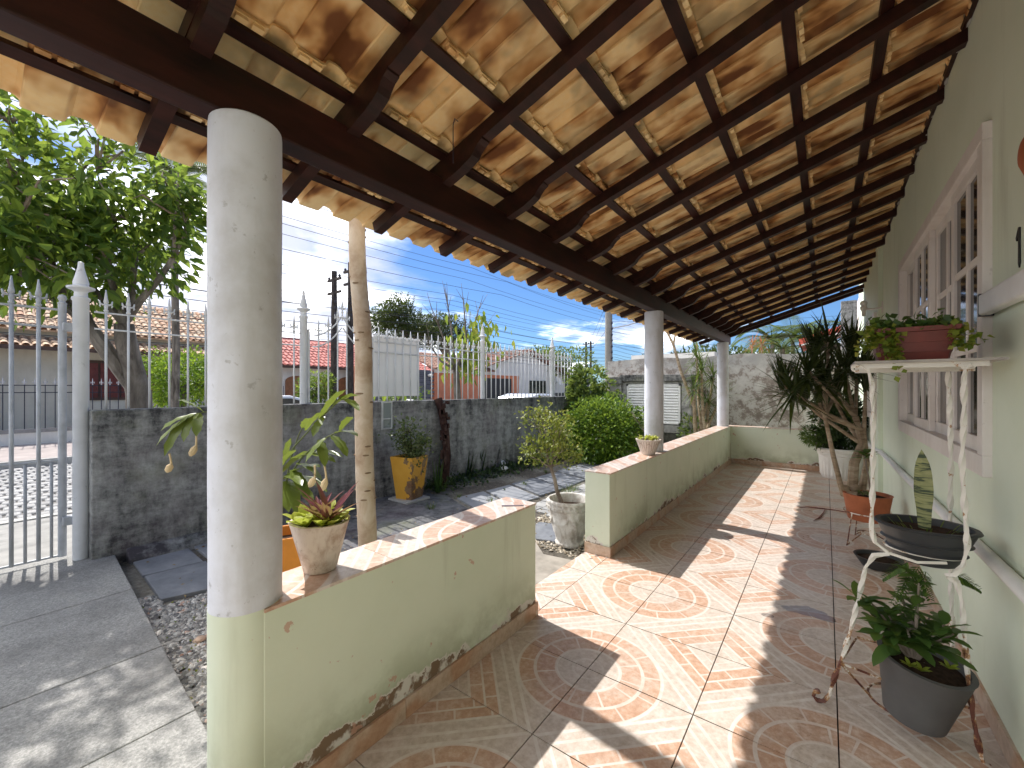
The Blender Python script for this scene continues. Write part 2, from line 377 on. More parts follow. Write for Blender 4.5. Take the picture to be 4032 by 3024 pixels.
def m_clay():
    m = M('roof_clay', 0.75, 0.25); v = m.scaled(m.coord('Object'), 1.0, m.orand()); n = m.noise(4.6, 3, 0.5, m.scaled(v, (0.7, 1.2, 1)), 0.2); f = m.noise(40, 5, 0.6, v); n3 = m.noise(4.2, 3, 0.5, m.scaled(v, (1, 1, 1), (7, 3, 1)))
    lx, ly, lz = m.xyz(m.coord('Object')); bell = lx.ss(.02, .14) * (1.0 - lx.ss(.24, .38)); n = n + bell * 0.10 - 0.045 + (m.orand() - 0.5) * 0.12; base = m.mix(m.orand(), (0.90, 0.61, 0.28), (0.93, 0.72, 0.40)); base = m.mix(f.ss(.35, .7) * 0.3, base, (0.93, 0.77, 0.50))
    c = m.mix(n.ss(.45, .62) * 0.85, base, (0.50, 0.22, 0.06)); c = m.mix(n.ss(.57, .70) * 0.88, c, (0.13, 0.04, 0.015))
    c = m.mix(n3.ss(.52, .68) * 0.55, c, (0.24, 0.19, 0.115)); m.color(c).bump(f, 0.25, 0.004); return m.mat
def m_white(name='white_paint', c=(0.74, 0.73, 0.71), dirt=(0.42, 0.40, 0.37), amt=0.5, rough=0.55, sc=1.0):
    m = M(name, rough, 0.35); P = m.pos(); n = m.noise(2.0 * sc, 7, 0.65); st = m.noise(1.0, 5, 0.6, m.scaled(P, (6 * sc, 6 * sc, 1.2 * sc))); k = m.noise(22 * max(1, sc * .35), 5, 0.7)
    cc = m.mix(n.ss(.42, .66) * amt, c, dirt); cc = m.mix(st.ss(.50, .70) * amt * 0.8, cc, dirt); cc = m.mix(k.ss(.62, .70) * amt * 0.8, cc, tuple(x * 0.6 for x in dirt))
    m.color(cc).bump(k * 0.3 + n, 0.15, 0.006); return m.mat
def m_rust():
    m = M('white_rusty_iron', 0.5, 0.4); z = m.xyz(m.pos())[2]; n = m.noise(18, 5, 0.65); low = 1.0 - z.ss(0.05, 0.62)
    f = n + low * 0.22; c = m.ramp(f, (0.60, (0.78, 0.75, 0.68)), (0.64, (0.45, 0.26, 0.12)), (0.72, (0.13, 0.045, 0.03))); m.color(c); return m.mat
def m_drive():
    m = M('driveway_concrete', 0.92, 0.2); P = m.pos(); g = m.noise(90, 4, 0.7); n = m.noise(1.3, 7, 0.65); s2 = m.noise(1.0, 5, 0.6, m.scaled(P, (2, 9, 1)))
    c = m.ramp(g, (0.25, (0.15, 0.15, 0.142)), (0.5, (0.30, 0.295, 0.28)), (0.8, (0.52, 0.51, 0.48))); c = m.mix(n.ss(.42, .68) * 0.55, c, (0.115, 0.112, 0.11)); c = m.mix(s2.ss(.55, .75) * 0.3, c, (0.36, 0.34, 0.30))
    m.color(c).bump(g + n * 2, 0.5, 0.012); return m.mat
def m_soil():
    m = M('soil', 0.95, 0.15); n = m.noise(22, 7, 0.7); b = m.noise(1.8, 4); m.color(m.mix(b.ss(.42, .6), m.ramp(n, (0.3, (0.05, 0.045, 0.038)), (0.7, (0.17, 0.15, 0.125))), m.ramp(n, (0.3, (0.13, 0.12, 0.10)), (0.7, (0.30, 0.28, 0.24))))).bump(n, 0.8, 0.03); return m.mat
def m_slate(name='slate', c0=(0.12, 0.13, 0.15), c1=(0.27, 0.28, 0.30)):
    m = M(name, 0.7, 0.35); n = m.noise(5, 7, 0.65, m.scaled(m.coord('Object'), 1.0, m.orand())); o = m.orand(); c = m.ramp(n * 0.75 + o * 0.25, (0.3, c0), (0.7, c1)); m.color(c).bump(n, 0.4, 0.01); return m.mat
def m_pebble(name, cols):
    m = M(name, 0.85, 0.25); m.color(m.ramp(m.island(), *cols)); return m.mat
def m_bark(name, c0, c1, c2, scale=(9, 9, 3), bump=0.6):
    m = M(name, 0.9, 0.2); n = m.noise(1.0, 7, 0.65, m.scaled(m.pos(), scale), 0.5); m.color(m.ramp(n, (0.32, c0), (0.5, c1), (0.68, c2))).bump(n, bump, 0.02); return m.mat

MT = dict(tile=m_tile(), skirt=m_skirt(), green=m_green(1.0), green_house=m_green(0.12, 'sage_house_paint', (0.74, 0.81, 0.665), (0.69, 0.765, 0.61)),
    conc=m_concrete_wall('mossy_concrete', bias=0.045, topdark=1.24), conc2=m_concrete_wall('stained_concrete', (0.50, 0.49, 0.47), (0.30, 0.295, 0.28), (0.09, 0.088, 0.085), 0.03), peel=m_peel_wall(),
    wood=m_wood(), clay=m_clay(), column=m_white('column_paint', (0.72, 0.75, 0.83), (0.46, 0.46, 0.46), 0.62), white=m_white('white_iron_paint', (0.64, 0.655, 0.68), (0.42, 0.43, 0.44), 0.5, 0.45),
    whitewood=m_white('window_paint', (0.76, 0.72, 0.68), (0.56, 0.50, 0.45), 0.45, 0.5), pipe=plain('pipe_white', (0.80, 0.80, 0.78), 0.4, 0.5, 0.08), rust=m_rust(), drive=m_drive(), soil=m_soil(),
    slate=m_slate(), paver=m_slate('paver', (0.22, 0.22, 0.22), (0.40, 0.395, 0.38)), grout=plain('grout', (0.06, 0.045, 0.04), 0.9), gate=plain('gate_grey_iron', (0.42, 0.44, 0.47), 0.5, 0.4, 0.2, 12),
    darkiron=plain('dark_iron', (0.03, 0.03, 0.05), 0.5, 0.4), mortar=plain('mortar_grey', (0.45, 0.44, 0.41), 0.9), blackpot=plain('black_plastic', (0.045, 0.047, 0.05), 0.45, 0.4, 0.3, 6), greypot=plain('grey_plastic', (0.10, 0.10, 0.10), 0.5, 0.4, 0.25, 5),
    redpot=plain('red_brown_plastic', (0.18, 0.036, 0.026), 0.42, 0.45, 0.25, 9), terra=plain('terracotta', (0.40, 0.125, 0.055), 0.65, 0.3, 0.3, 7), dirt=plain('potting_soil', (0.045, 0.028, 0.02), 0.95, 0.1, 0.5, 60, 0, 0.8),
    glass=None)
g = M('window_glass', 0.06, 0.6); g.color((0.030, 0.030, 0.028)); MT['glass'] = g.mat
g = M('grey_meter_glass', 0.25, 0.5); g.color((0.22, 0.25, 0.25)); MT['meterglass'] = g.mat

# ================================================================== ground, street, driveway
def sheet(name, x0, x1, y0, y1, z, mat, kind='structure', t=0.0):
    m = MB()
    if t: m.box(x0, x1, y0, y1, z - t, z)
    else: m.add([(x0, y0, z), (x1, y0, z), (x1, y1, z), (x0, y1, z)], [(0, 1, 2, 3)])
    o = m.build(name, mat, origin=Vector((x0, y0, z))); o['kind'] = kind; return o
sheet('ground', -300, 300, -200, 400, -0.30, plain('dusty_ground', (0.34, 0.31, 0.27), 0.95, 0.1, 0.25, 2))
GZ = -0.12
m = MB(); m.box(-5.0, -1.66, 0.72, 10.66, -0.28, GZ - 0.012); gs = m.build('garden_ground', MT['soil']); gs['kind'] = 'structure'
dv = thing('driveway', (-3.5, 0, -0.05), None, None); dv['kind'] = 'structure'
m = MB(); cuts = [-6.0, -2.6, -1.5, -0.55, 0.12, 0.50]
def edge(x): return 0.88 + (x + 5.3) * (0.65 - 0.88) / (5.3 - 2.08)
# slabs poured in strips: joints run along the drive's width
strips = [(-5.30, -4.05), (-4.045, -3.02), (-3.015, -2.30), (-2.295, -1.69)]
for a, b in strips:
    mm = MB(); mm.prism([(a, -5.0), (b, -5.0), (b, edge(b)), (a, edge(a))], 'z', -0.27, -0.05)
    mm.build('concrete_slab', MT['drive'], dv, bevel=0.006)
# street
sw = sheet('sidewalk', -7.40, -5.30, -40, 60, -0.10, plain('sidewalk_concrete', (0.33, 0.32, 0.30), 0.9, 0.2, 0.25, 6, 0, 0.3), t=0.16)
sheet('opposite_sidewalk', -17.45, -13.5, -40, 70, -0.12, plain('opposite_pavement', (0.38, 0.33, 0.31), 0.9, 0.2, 0.2, 5), t=0.14)
st = sheet('street', -13.5, -7.40, -60, 90, -0.255, plain('street_bed', (0.22, 0.21, 0.20), 0.95, 0.1, 0.3, 20))
cob = []
for k in range(3):
    mm = MB(); rr = random.Random(k); a, b = 0.115, 0.075
    top = [(-a + rr.uniform(0, .02), -b + rr.uniform(0, .015)), (a - rr.uniform(0, .02), -b + rr.uniform(0, .015)), (a - rr.uniform(0, .02), b - rr.uniform(0, .015)), (-a + rr.uniform(0, .02), b - rr.uniform(0, .015))]
    vs = [(x, y, -0.02) for x, y in top] + [(x, y, 0.012) for x, y in top] + [(x * 0.8, y * 0.78, 0.026) for x, y in top]
    fs = [(i, (i + 1) % 4, 4 + (i + 1) % 4, 4 + i) for i in range(4)] + [(4 + i, 4 + (i + 1) % 4, 8 + (i + 1) % 4, 8 + i) for i in range(4)] + [(8, 9, 10, 11)]
    mm.add(vs, fs); cob.append(mm.mesh('cobble', mat=m_slate('cobblestone%d' % k, (0.20, 0.195, 0.19), (0.38, 0.375, 0.365)) if k == 0 else cob[0].materials[0]))
xf = []
for i in range(26):
    x = -7.55 - i * 0.235
    if x < -13.4: break
    for j in range(-12, 60):
        y = j * 0.162 + (0.08 if i % 2 else 0)
        if 0.0 < y < 0.30 - 0.075 * x * 1.0 + 0.55 and y > -0.02 * x - 0.15: xf.append((abs(x), Vector((x + rnd.uniform(-.008, .008), y + rnd.uniform(-.008, .008), -0.252)), rz(rnd.uniform(-.06, .06))))
        else: xf.append((100 + abs(x), Vector((x, y, -0.252)), rz(rnd.uniform(-.06, .06))))
xf.sort(key=lambda t: t[0]); pieces('cobblestone', cob, [(a, b) for _, a, b in xf], st, 260)
kerb = MB(); kerb.box(-13.62, -13.46, -40, 70, -0.26, -0.105); k_ = kerb.build('kerb', MT['mortar']); k_['kind'] = 'structure'
kerb = MB(); kerb.box(-7.44, -7.30, -40, 60, -0.26, -0.085); k_ = kerb.build('kerb', MT['mortar']); k_['kind'] = 'structure'

# garden paving
def slab(pts, z, t, mat, name, parent):
    c = Vector((sum(p[0] for p in pts) / len(pts), sum(p[1] for p in pts) / len(pts), z))
    m = MB(); m.prism(pts, 'z', z - t, z); o = m.build(name, mat, parent, bevel=0.006, origin=c); return o
path = thing('garden_path', (-3.8, 4, GZ), None, None); path['kind'] = 'structure'
sl = [[(-5.0, .96), (-4.45, .93), (-4.40, 1.33), (-4.98, 1.36)], [(-4.40, .93), (-3.82, .90), (-3.72, 1.22), (-4.36, 1.34)], [(-4.96, 1.40), (-4.36, 1.38), (-4.28, 1.85), (-4.9, 1.9)], [(-4.32, 1.37), (-3.68, 1.26), (-3.5, 1.75), (-4.24, 1.86)],
      [(-4.12, 4.22), (-3.42, 3.92), (-3.30, 4.36), (-4.06, 4.72)], [(-4.06, 4.78), (-3.30, 4.42), (-3.22, 4.95), (-4.02, 5.30)], [(-4.02, 5.36), (-3.24, 5.02), (-3.20, 5.60), (-3.98, 5.92)], [(-3.98, 5.98), (-3.20, 5.66), (-3.22, 6.35), (-3.96, 6.62)],
      [(-3.96, 6.68), (-3.22, 6.42), (-3.25, 7.1), (-3.98, 7.3)], [(-3.98, 7.36), (-3.26, 7.16), (-3.3, 7.9), (-4.0, 8.0)], [(-2.55, 3.50), (-2.06, 3.62), (-2.12, 4.12), (-2.62, 4.02)], [(-2.66, 3.35), (-3.25, 3.3), (-3.3, 3.85), (-2.7, 3.9)]]
for p in sl: slab(p, GZ + 0.012 + rnd.uniform(-.006, .008), 0.05, MT['slate'], 'slate_slab', path)
mm = MB(); mm.prism([(-.092, -.058), (.092, -.058), (.092, .058), (-.092, .058)], 'z', -0.03, 0.006); pv = mm.mesh('paver', mat=MT['paver']); xf = []
for i in range(7):
    for j in range(22):
        x, y = -2.22 - i * 0.195 + (0.0), 4.35 + j * 0.125
        if x < -3.15 + 0.0: continue
        xf.append((Vector((x + rnd.uniform(-.006, .006), y + (0.06 if i % 2 else 0) + rnd.uniform(-.006, .006), GZ + 0.004 + rnd.uniform(-.004, .004))), rz(rnd.uniform(-.05, .05))))
pieces('paver', pv, xf, path)
slab([(-5.0, 1.95), (-3.5, 1.85), (-3.32, 3.25), (-3.5, 3.88), (-4.35, 4.25), (-5.0, 4.1)], GZ - 0.002, 0.05, m_concrete_wall('dark_damp_concrete', (0.20, 0.20, 0.205), (0.105, 0.106, 0.112), (0.04, 0.04, 0.042), 0.0), 'concrete_patch', path)
slab([(-2.28, 2.20), (-1.69, 2.20), (-1.69, 3.27), (-2.05, 3.22), (-2.3, 3.45)], GZ + 0.03, 0.1, plain('step_concrete', (0.34, 0.31, 0.27), 0.9, 0.2, 0.3, 7), 'concrete_step', path)
# gravel
def gravel(name, poly_fn, n, x0, x1, y0, y1, z, label, mat, smin=0.008, smax=0.022):
    pts = []
    rr = np.random.default_rng(5)
    while len(pts) < n:
        x, y = rr.uniform(x0, x1), rr.uniform(y0, y1)
        if poly_fn(x, y): pts.append((x, y, z + rr.uniform(0, 0.012)))
    ico = np.array([(1, 0, 0), (-1, 0, 0), (0, 1, 0), (0, -1, 0), (0, 0, 1), (0, 0, -1)], float); icf = [(0, 2, 4), (2, 1, 4), (1, 3, 4), (3, 0, 4), (2, 0, 5), (1, 2, 5), (3, 1, 5), (0, 3, 5)]
    m = MB()
    for i, p in enumerate(pts):
        s = rr.uniform(smin, smax) * np.array([rr.uniform(.8, 1.5), rr.uniform(.7, 1.1), rr.uniform(.35, .7)]); a = rr.uniform(0, 6.3); c, q = math.cos(a), math.sin(a)
        v = ico * s + rr.normal(0, 0.0015, ico.shape); v = np.stack([v[:, 0] * c - v[:, 1] * q, v[:, 0] * q + v[:, 1] * c, v[:, 2]], 1) + np.array(p)
        m.v += [tuple(t) for t in v]; m.f += [tuple(j + 6 * i for j in f) for f in icf]
    o = m.build(name, mat, smooth=False); return tag(o, label, name, kind='stuff')
pm = m_pebble('pebbles', [(0.0, (0.12, 0.12, 0.125)), (0.4, (0.27, 0.265, 0.25)), (0.8, (0.44, 0.43, 0.41)), (0.95, (0.62, 0.60, 0.56)), (1.0, (0.36, 0.20, 0.14))])
gravel('gravel', lambda x, y: y > edge(x) + 0.015 and y < 1.30 and not (x < -3.72 and y > 0.9), 9000, -4.0, -1.68, 0.6, 1.32, GZ - 0.008, 'loose grey gravel bed beside the concrete drive', pm)
gravel('rubble', lambda x, y: not (x > -2.3 and y < 3.4) , 1500, -2.75, -1.72, 3.3, 4.4, GZ - 0.012, 'tan grit and small stones around the white urn', m_pebble('grit', [(0.0, (0.22, 0.18, 0.13)), (0.6, (0.42, 0.36, 0.28)), (1.0, (0.60, 0.55, 0.47))]))

# ================================================================== porch floor
T = 0.5; XC, YC = -0.96, 1.92
XL = -1.675
pf = sheet('porch_floor', XL, 0.60, -3.2, 9.05, -0.006, MT['grout'], t=0.26)
def tmesh(x0, x1, y0, y1, z0=-0.008, z1=0.0):
    m = MB(); e = 0.0026; m.box(x0 + e, x1 - e, y0 + e, y1 - e, z0, z1); return m
full = tmesh(0, T, 0, T).mesh('tile', mat=MT['tile'])
cut = {}
for j in range(-10, 15):
    for i in range(-2, 3):
        x0, y0 = XC + i * T, YC + j * T
        xa, xb, ya, yb = max(x0, XL + 0.003), (0.556 if i == 2 else x0 + T), y0, min(y0 + T, 8.87)
        if xb - xa < 0.02 or yb - ya < 0.02: continue
        if i == -2 and (y0 + T < 2.05 or y0 > 3.4): continue
        ox = x0 if i % 2 == 0 else x0 + T; oy = y0 if j % 2 == 0 else y0 + T
        dx, dy = (1 if i % 2 == 0 else -1), (1 if j % 2 == 0 else -1)
        a = {(1, 1): 0, (-1, 1): 90, (-1, -1): 180, (1, -1): 270}[(dx, dy)]
        rot = rz(R(a))
        if abs(xb - xa - T) < 0.001 and yb - ya > T - 0.001: me = full
        else:
            inv = rot.inverted(); p = inv @ Vector((xa - ox, ya - oy, 0)); q = inv @ Vector((xb - ox, yb - oy, 0))
            me = tmesh(min(p.x, q.x), max(p.x, q.x), min(p.y, q.y), max(p.y, q.y)).mesh('tile', mat=MT['tile'])
        link('tile', me, pf, (ox, oy, rnd.uniform(-.0006, .0006)), rot)
# ================================================================== low walls
def low_wall(x0, x1, y0, y1, label, ends=(), along='y', h=0.69):
    t = thing('low_wall', ((x0 + x1) / 2, (y0 + y1) / 2, 0), label, 'wall')
    m = MB(); m.box(x0, x1, y0, y1, -0.25, h); m.build('masonry', MT['green'], t, bevel=0.004)
    L = (y1 - y0) if along == 'y' else (x1 - x0); n = max(1, math.ceil(L / T)); 
    for k in range(n):
        a = k * T; b = min(L, a + T); w = (x1 - x0) if along == 'y' else (y1 - y0)
        side = k % 2; e = 0.001
        mm = MB(); xo = 0.13 if k % 2 else 0.06
        if side == 0: mm.box(xo, xo + w + 0.012, 0 + e, b - a - e, 0, 0.011)
        else: mm.box(xo, xo + w + 0.012, T - (b - a) + e, T - e, 0, 0.011)
        if along == 'y':
            if side == 0: link('cap_tile', mm.mesh('cap_tile', mat=MT['tile']), t, (x0 - 0.006 - xo, y0 + a, h))
            else: link('cap_tile', mm.mesh('cap_tile', mat=MT['tile']), t, (x1 + 0.006 + xo, y0 + a + T, h), rz(math.pi))
        else: link('cap_tile', mm.mesh('cap_tile', mat=MT['tile']), t, (x0 + a + (b - a) if side == 0 else x0 + a + (b - a), y0 - 0.006 - xo, h), rz(R(90)) if side == 0 else rz(R(90)))
    return t
def skirting(parent, p0, p1, nx, ny, hgt=0.085):
    """strip of cut tiles along p0-p1, facing (nx,ny)"""
    p0, p1 = Vector((*p0, 0)), Vector((*p1, 0)); d = (p1 - p0); L = d.length; d.normalize(); n = Vector((nx, ny, 0)); k = 0; a = 0.0
    while a < L - 0.005:
        b = min(L, a + 0.5); mm = MB(); mm.obox((0, 0, 0), d, n, UP, b - a - 0.003, 0.012, hgt)
        link('skirting_tile', mm.mesh('skirting_tile', mat=MT['skirt']), parent, p0 + d * (a + b) / 2 + n * 0.0065 + UP * (hgt / 2 + 0.001)); a = b
WX0, WX1 = -1.672, -1.445
w1 = low_wall(WX0, WX1, 0.60, 2.176, 'short low green wall with peeling paint joined to the thick round column')
skirting(w1, (WX1, 0.66), (WX1, 2.176), 1, 0); skirting(w1, (WX0 + .0, 2.176), (WX1 + .012, 2.176), 0, 1)
w2 = low_wall(WX0, WX1, 3.29, 8.86, 'long low green wall capped with tiles running to the far corner')
skirting(w2, (WX1, 3.29), (WX1, 8.86), 1, 0); skirting(w2, (WX0, 3.29), (WX1 + .012, 3.29), 0, -1)
w3 = low_wall(WX0, 0.555, 8.862, 9.09, 'low green wall closing the far end of the porch', along='x', h=0.688)
skirting(w3, (WX1 + .012, 8.862), (0.555, 8.862), 0, -1)
# ================================================================== columns
def column(x, y, r, label, green=False):
    t = thing('column', (x, y, 0), label, 'column', None)
    z0 = 0.702
    def wob(rr, z, th, i): return rr * (1 + 0.006 * math.sin(3 * th + z * 4) + 0.004 * math.sin(7 * th - z * 9))
    prof = [(r * 1.004, z0)] + [(r * (1 + 0.004 * math.sin(z * 7)), z) for z in np.linspace(z0 + .02, 2.26, 9)] + [(r * .985, 2.277), (r * .93, 2.283)]
    m = MB(); m.lathe(prof, (x, y, 0), 40, fn=wob); m.build('shaft', MT['column'], t, smooth=True)
    if green:
        m = MB(); m.lathe([(r * 1.004, -0.2), (r * 1.004, 0.35), (r * 1.004, z0)], (x, y, 0), 40); m.build('painted_base', MT['green'], t, smooth=True)
    return t
column(-1.552, 0.59, 0.106, 'thick white round column with a green painted foot where the short wall ends', True)
column(-1.568, 4.79, 0.103, 'white round column rising from the long low wall behind the carved pot')
column(-1.562, 8.75, 0.100, 'white round column at the far corner of the porch walls')
# ================================================================== porch roof
RA, RS = 3.013, 0.31; TH = math.atan(RS); EX = Vector((math.cos(TH), 0, math.sin(TH))); EN = Vector((-math.sin(TH), 0, math.cos(TH)))
def RP(X, y, n=0.0): return Vector((X, y, RA + RS * X)) + EN * n
roof = thing('porch_roof', (-1.56, 4, 2.25), 'lean-to porch roof of clay tiles on dark timber over the tiled floor', 'roof')
m = MB(); m.box(-1.61, -1.51, -2.0, 9.26, 2.28, 2.447); m.build('beam', MT['wood'], roof, bevel=0.006, label='long dark timber beam resting on the columns')
Y0R, NR = 0.961, 0.515
raf = MB(); L0 = (0.575 + 2.09) / math.cos(TH)
rafm = MB(); rafm.obox((0, 0, 0), EX, (0, 1, 0), EN, L0, 0.052, 0.062); rafm = rafm.mesh('rafter', mat=MT['wood'])
# corbel profile in (X, depth below rafter): ogee at the inner end
cb = [(-1.72, 0.0), (-1.27, 0.0), (-1.275, 0.010), (-1.30, 0.016), (-1.325, 0.030), (-1.345, 0.046), (-1.375, 0.054), (-1.40, 0.056), (-1.42, 0.060), (-1.68, 0.060), (-1.71, 0.048), (-1.72, 0.03)]
cm = MB(); pts = [RP(X, 0, -0.062 - d + 0.002) for X, d in cb]; n_ = len(pts)
cm.add([p + Vector((0, -0.027, 0)) for p in pts] + [p + Vector((0, 0.027, 0)) for p in pts], [tuple(range(n_)), tuple(range(2 * n_ - 1, n_ - 1, -1))] + [(i, n_ + i, n_ + (i + 1) % n_, (i + 1) % n_) for i in range(n_)])
cmesh = cm.mesh('corbel', mat=MT['wood'])
for k in range(-5, 17):
    y = Y0R + NR * k
    link('rafter', rafm, roof, RP((0.575 - 2.09) / 2, y, -0.031)); link('corbel', cmesh, roof, (0, y + rnd.uniform(-.004, .004), 0))
XB = [-1.874 + 0.3445 * j for j in range(8)]; XB[0] = -1.965
for X in XB + [0.60]:
    if X > 0.56: continue
    m = MB(); m.obox(RP(X + 0.024, 3.6, 0.009), EX, (0, 1, 0), EN, 0.048, 11.5, 0.018); m.build('batten', MT['wood'], roof, origin=RP(X, 3.6))
# clay tile: flat pan + raised roll, seen mostly from below
PW = 0.19
prof = [(0.0, 0.004), (0.004, 0.0), (0.098, 0.0), (0.108, 0.006), (0.116, 0.028), (0.126, 0.041), (0.150, 0.046), (0.174, 0.041), (0.186, 0.026), (0.197, 0.008), (0.206, 0.010)]
th_ = 0.011
def tile_mesh(L, tail_lift, seed):
    rr = random.Random(seed); m = MB(); n = len(prof); secs = [(0.0, 1.0), (0.03, 1.0), (L * 0.5, 1.0), (L - 0.09, 0.97), (L - 0.045, 0.86), (L, 0.80)]
    vs = []
    for s_, hs in secs:
        lift = tail_lift * (1 - s_ / L)
        for side in (0, 1):
            for (u, w) in prof:
                vs.append(EX * s_ + Vector((0, u, 0)) + EN * (w * hs + lift + (th_ if side else 0)))
    fs = []
    for i in range(len(secs) - 1):
        a, b = i * 2 * n, (i + 1) * 2 * n
        for k in range(n - 1):
            fs.append((a + k, b + k, b + k + 1, a + k + 1)); fs.append((a + n + k, a + n + k + 1, b + n + k + 1, b + n + k))
        fs.append((a, a + n, b + n, b)); fs.append((a + n - 1, b + n - 1, b + 2 * n - 1, a + 2 * n - 1))
    e = (len(secs) - 1) * 2 * n
    for k in range(n - 1): fs.append((k, k + 1, n + k + 1, n + k)); fs.append((e + k, e + n + k, e + n + k + 1, e + k + 1))
    m.add(vs, fs)
    # nib lugs under the head that hook behind the batten
    for u0, u1 in ((0.010, 0.045), (0.058, 0.092)):
        m.obox(EX * (L - 0.012) + Vector((0, (u0 + u1) / 2, 0)) + EN * (-0.008), EX, (0, 1, 0), EN, 0.018, u1 - u0, 0.022)
    m.obox(EX * (L - 0.008) + Vector((0, 0.05, 0)) + EN * 0.002, EX, (0, 1, 0), EN, 0.016, 0.092, 0.012)
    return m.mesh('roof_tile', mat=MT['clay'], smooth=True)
lo, hi = [], []
meshes = {}
xf_near, xf_far = {}, {}
rows = []
Xt = [-2.20] + XB
for j in range(len(XB)):
    Xa = Xt[j] + (0.0 if j == 0 else -0.012); Xh = min(XB[j] + 0.048 + 0.030, 0.555)
    L = (Xh - Xa) / math.cos(TH); me = [tile_mesh(L, 0.026, s) for s in range(1)][0]
    me.set_sharp_from_angle(angle=R(40)) if hasattr(me, 'set_sharp_from_angle') else None
    near, far = [], []
    for k in range(-9, 50):
        y = k * PW - 0.07 + 0.02
        if y + PW > 9.40: continue
        p = RP(Xa, y + rnd.uniform(-.004, .004), 0.020 + rnd.uniform(0, .003)); rot = Matrix.Rotation(rnd.uniform(-.012, .012), 3, EN)
        (near if 0.1 <= y < 7.0 else far).append((p, rot))
    rows.append((me, near, far))
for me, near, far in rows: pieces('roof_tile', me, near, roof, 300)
V = []; F = []
for me, near, far in rows:
    v0 = np.array([v.co[:] for v in me.vertices]); f0 = [tuple(p.vertices) for p in me.polygons]
    for l, r in far:
        b = sum(len(x) for x in V); V.append(v0 @ np.array(r).T + np.array(l)); F += [tuple(i + b for i in f) for f in f0]
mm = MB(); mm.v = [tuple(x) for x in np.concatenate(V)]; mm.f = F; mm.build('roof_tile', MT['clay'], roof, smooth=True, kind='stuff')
# gable rafter below the last battens
m = MB(); m.obox(RP((0.575 - 1.55) / 2, 9.33, -0.075), EX, (0, 1, 0), EN, (0.575 + 1.55) / math.cos(TH), 0.04, 0.06); m.build('gable_bar', MT['wood'], roof)
for X in XB: m = MB(); m.obox(RP(X + .024, 9.33, -0.022), EX, (0, 1, 0), EN, 0.03, 0.03, 0.06); m.build('spacer_block', MT['wood'], roof)
m = MB(); m.obox(RP(0.52, 3.8, 0.105), EX, (0, 1, 0), EN, 0.14, 11.6, 0.05); m.build('leak_blocker', MT['mortar'], roof)  # added strip hidden above the tiles, blocks sun leaking along the wall
# thin hook wire dangling from a batten
p = RP(-1.30, 1.33, -0.03); m = MB(); m.tube([p, p + Vector((-.02, 0, .02)), p + Vector((-.035, .005, 0)), p + Vector((-.035, .005, -.17))], 0.0022, 5); o = m.build('hook_wire', MT['darkiron']); tag(o, 'thin dark wire hook hanging from a roof batten above the beam', 'wire')
# mortar lumps and a ledger line where roof meets the wall
ledger = MB(); rr = random.Random(3)
for k in range(60):
    y = -1.5 + k * 0.178; ledger.lathe([(0.0, -.02), (rr.uniform(.015, .035), 0.0), (0.0, .03)], (0.556, y + rr.uniform(-.05, .05), RA + RS * 0.556 + rr.uniform(-.03, .03)), 6, sx=.35, sy=rr.uniform(.8, 2.0), cap=False)
ledger.build('mortar_bedding', MT['mortar'], roof, kind='stuff')

# ================================================================== house
WX = 0.56
house = thing('house', (WX, 3, 0), 'sage green house wall with a white grid window along the porch', 'house')
WY0, WY1, WZ0, WZ1 = 2.66, 5.16, 1.09, 2.50
V0_, V1_, VZ0, VZ1 = 7.05, 8.05, 1.05, 2.35
m = MB()
def wallseg(y0, y1, z0, z1, x=WX): m.box(x, x + 0.18, y0, y1, z0, z1)
for (a, b, c, d) in [(-3.2, WY0, -.2, 4.2), (WY1, 6.85, -.2, 4.2), (WY0, WY1, -.2, WZ0), (WY0, WY1, WZ1, 4.2)]: wallseg(a, b, c, d)
XF = WX - 0.045
for (a, b, c, d) in [(6.85, V0_, -.2, 4.2), (V1_, 10.66, -.2, 4.2), (V0_, V1_, -.2, VZ0), (V0_, V1_, VZ1, 4.2)]: wallseg(a, b, c, d, XF)
m.build('wall', MT['green_house'], house)
m = MB(); m.box(WX + 0.02, 6.0, -3.2, 10.66, 4.2, 4.3); m.build('flat_roof', MT['mortar'], house)
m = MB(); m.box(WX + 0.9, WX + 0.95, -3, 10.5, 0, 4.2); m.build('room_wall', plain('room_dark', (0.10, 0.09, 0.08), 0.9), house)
skirting(house, (WX, -3.0), (WX, 6.84), -1, 0, 0.09)
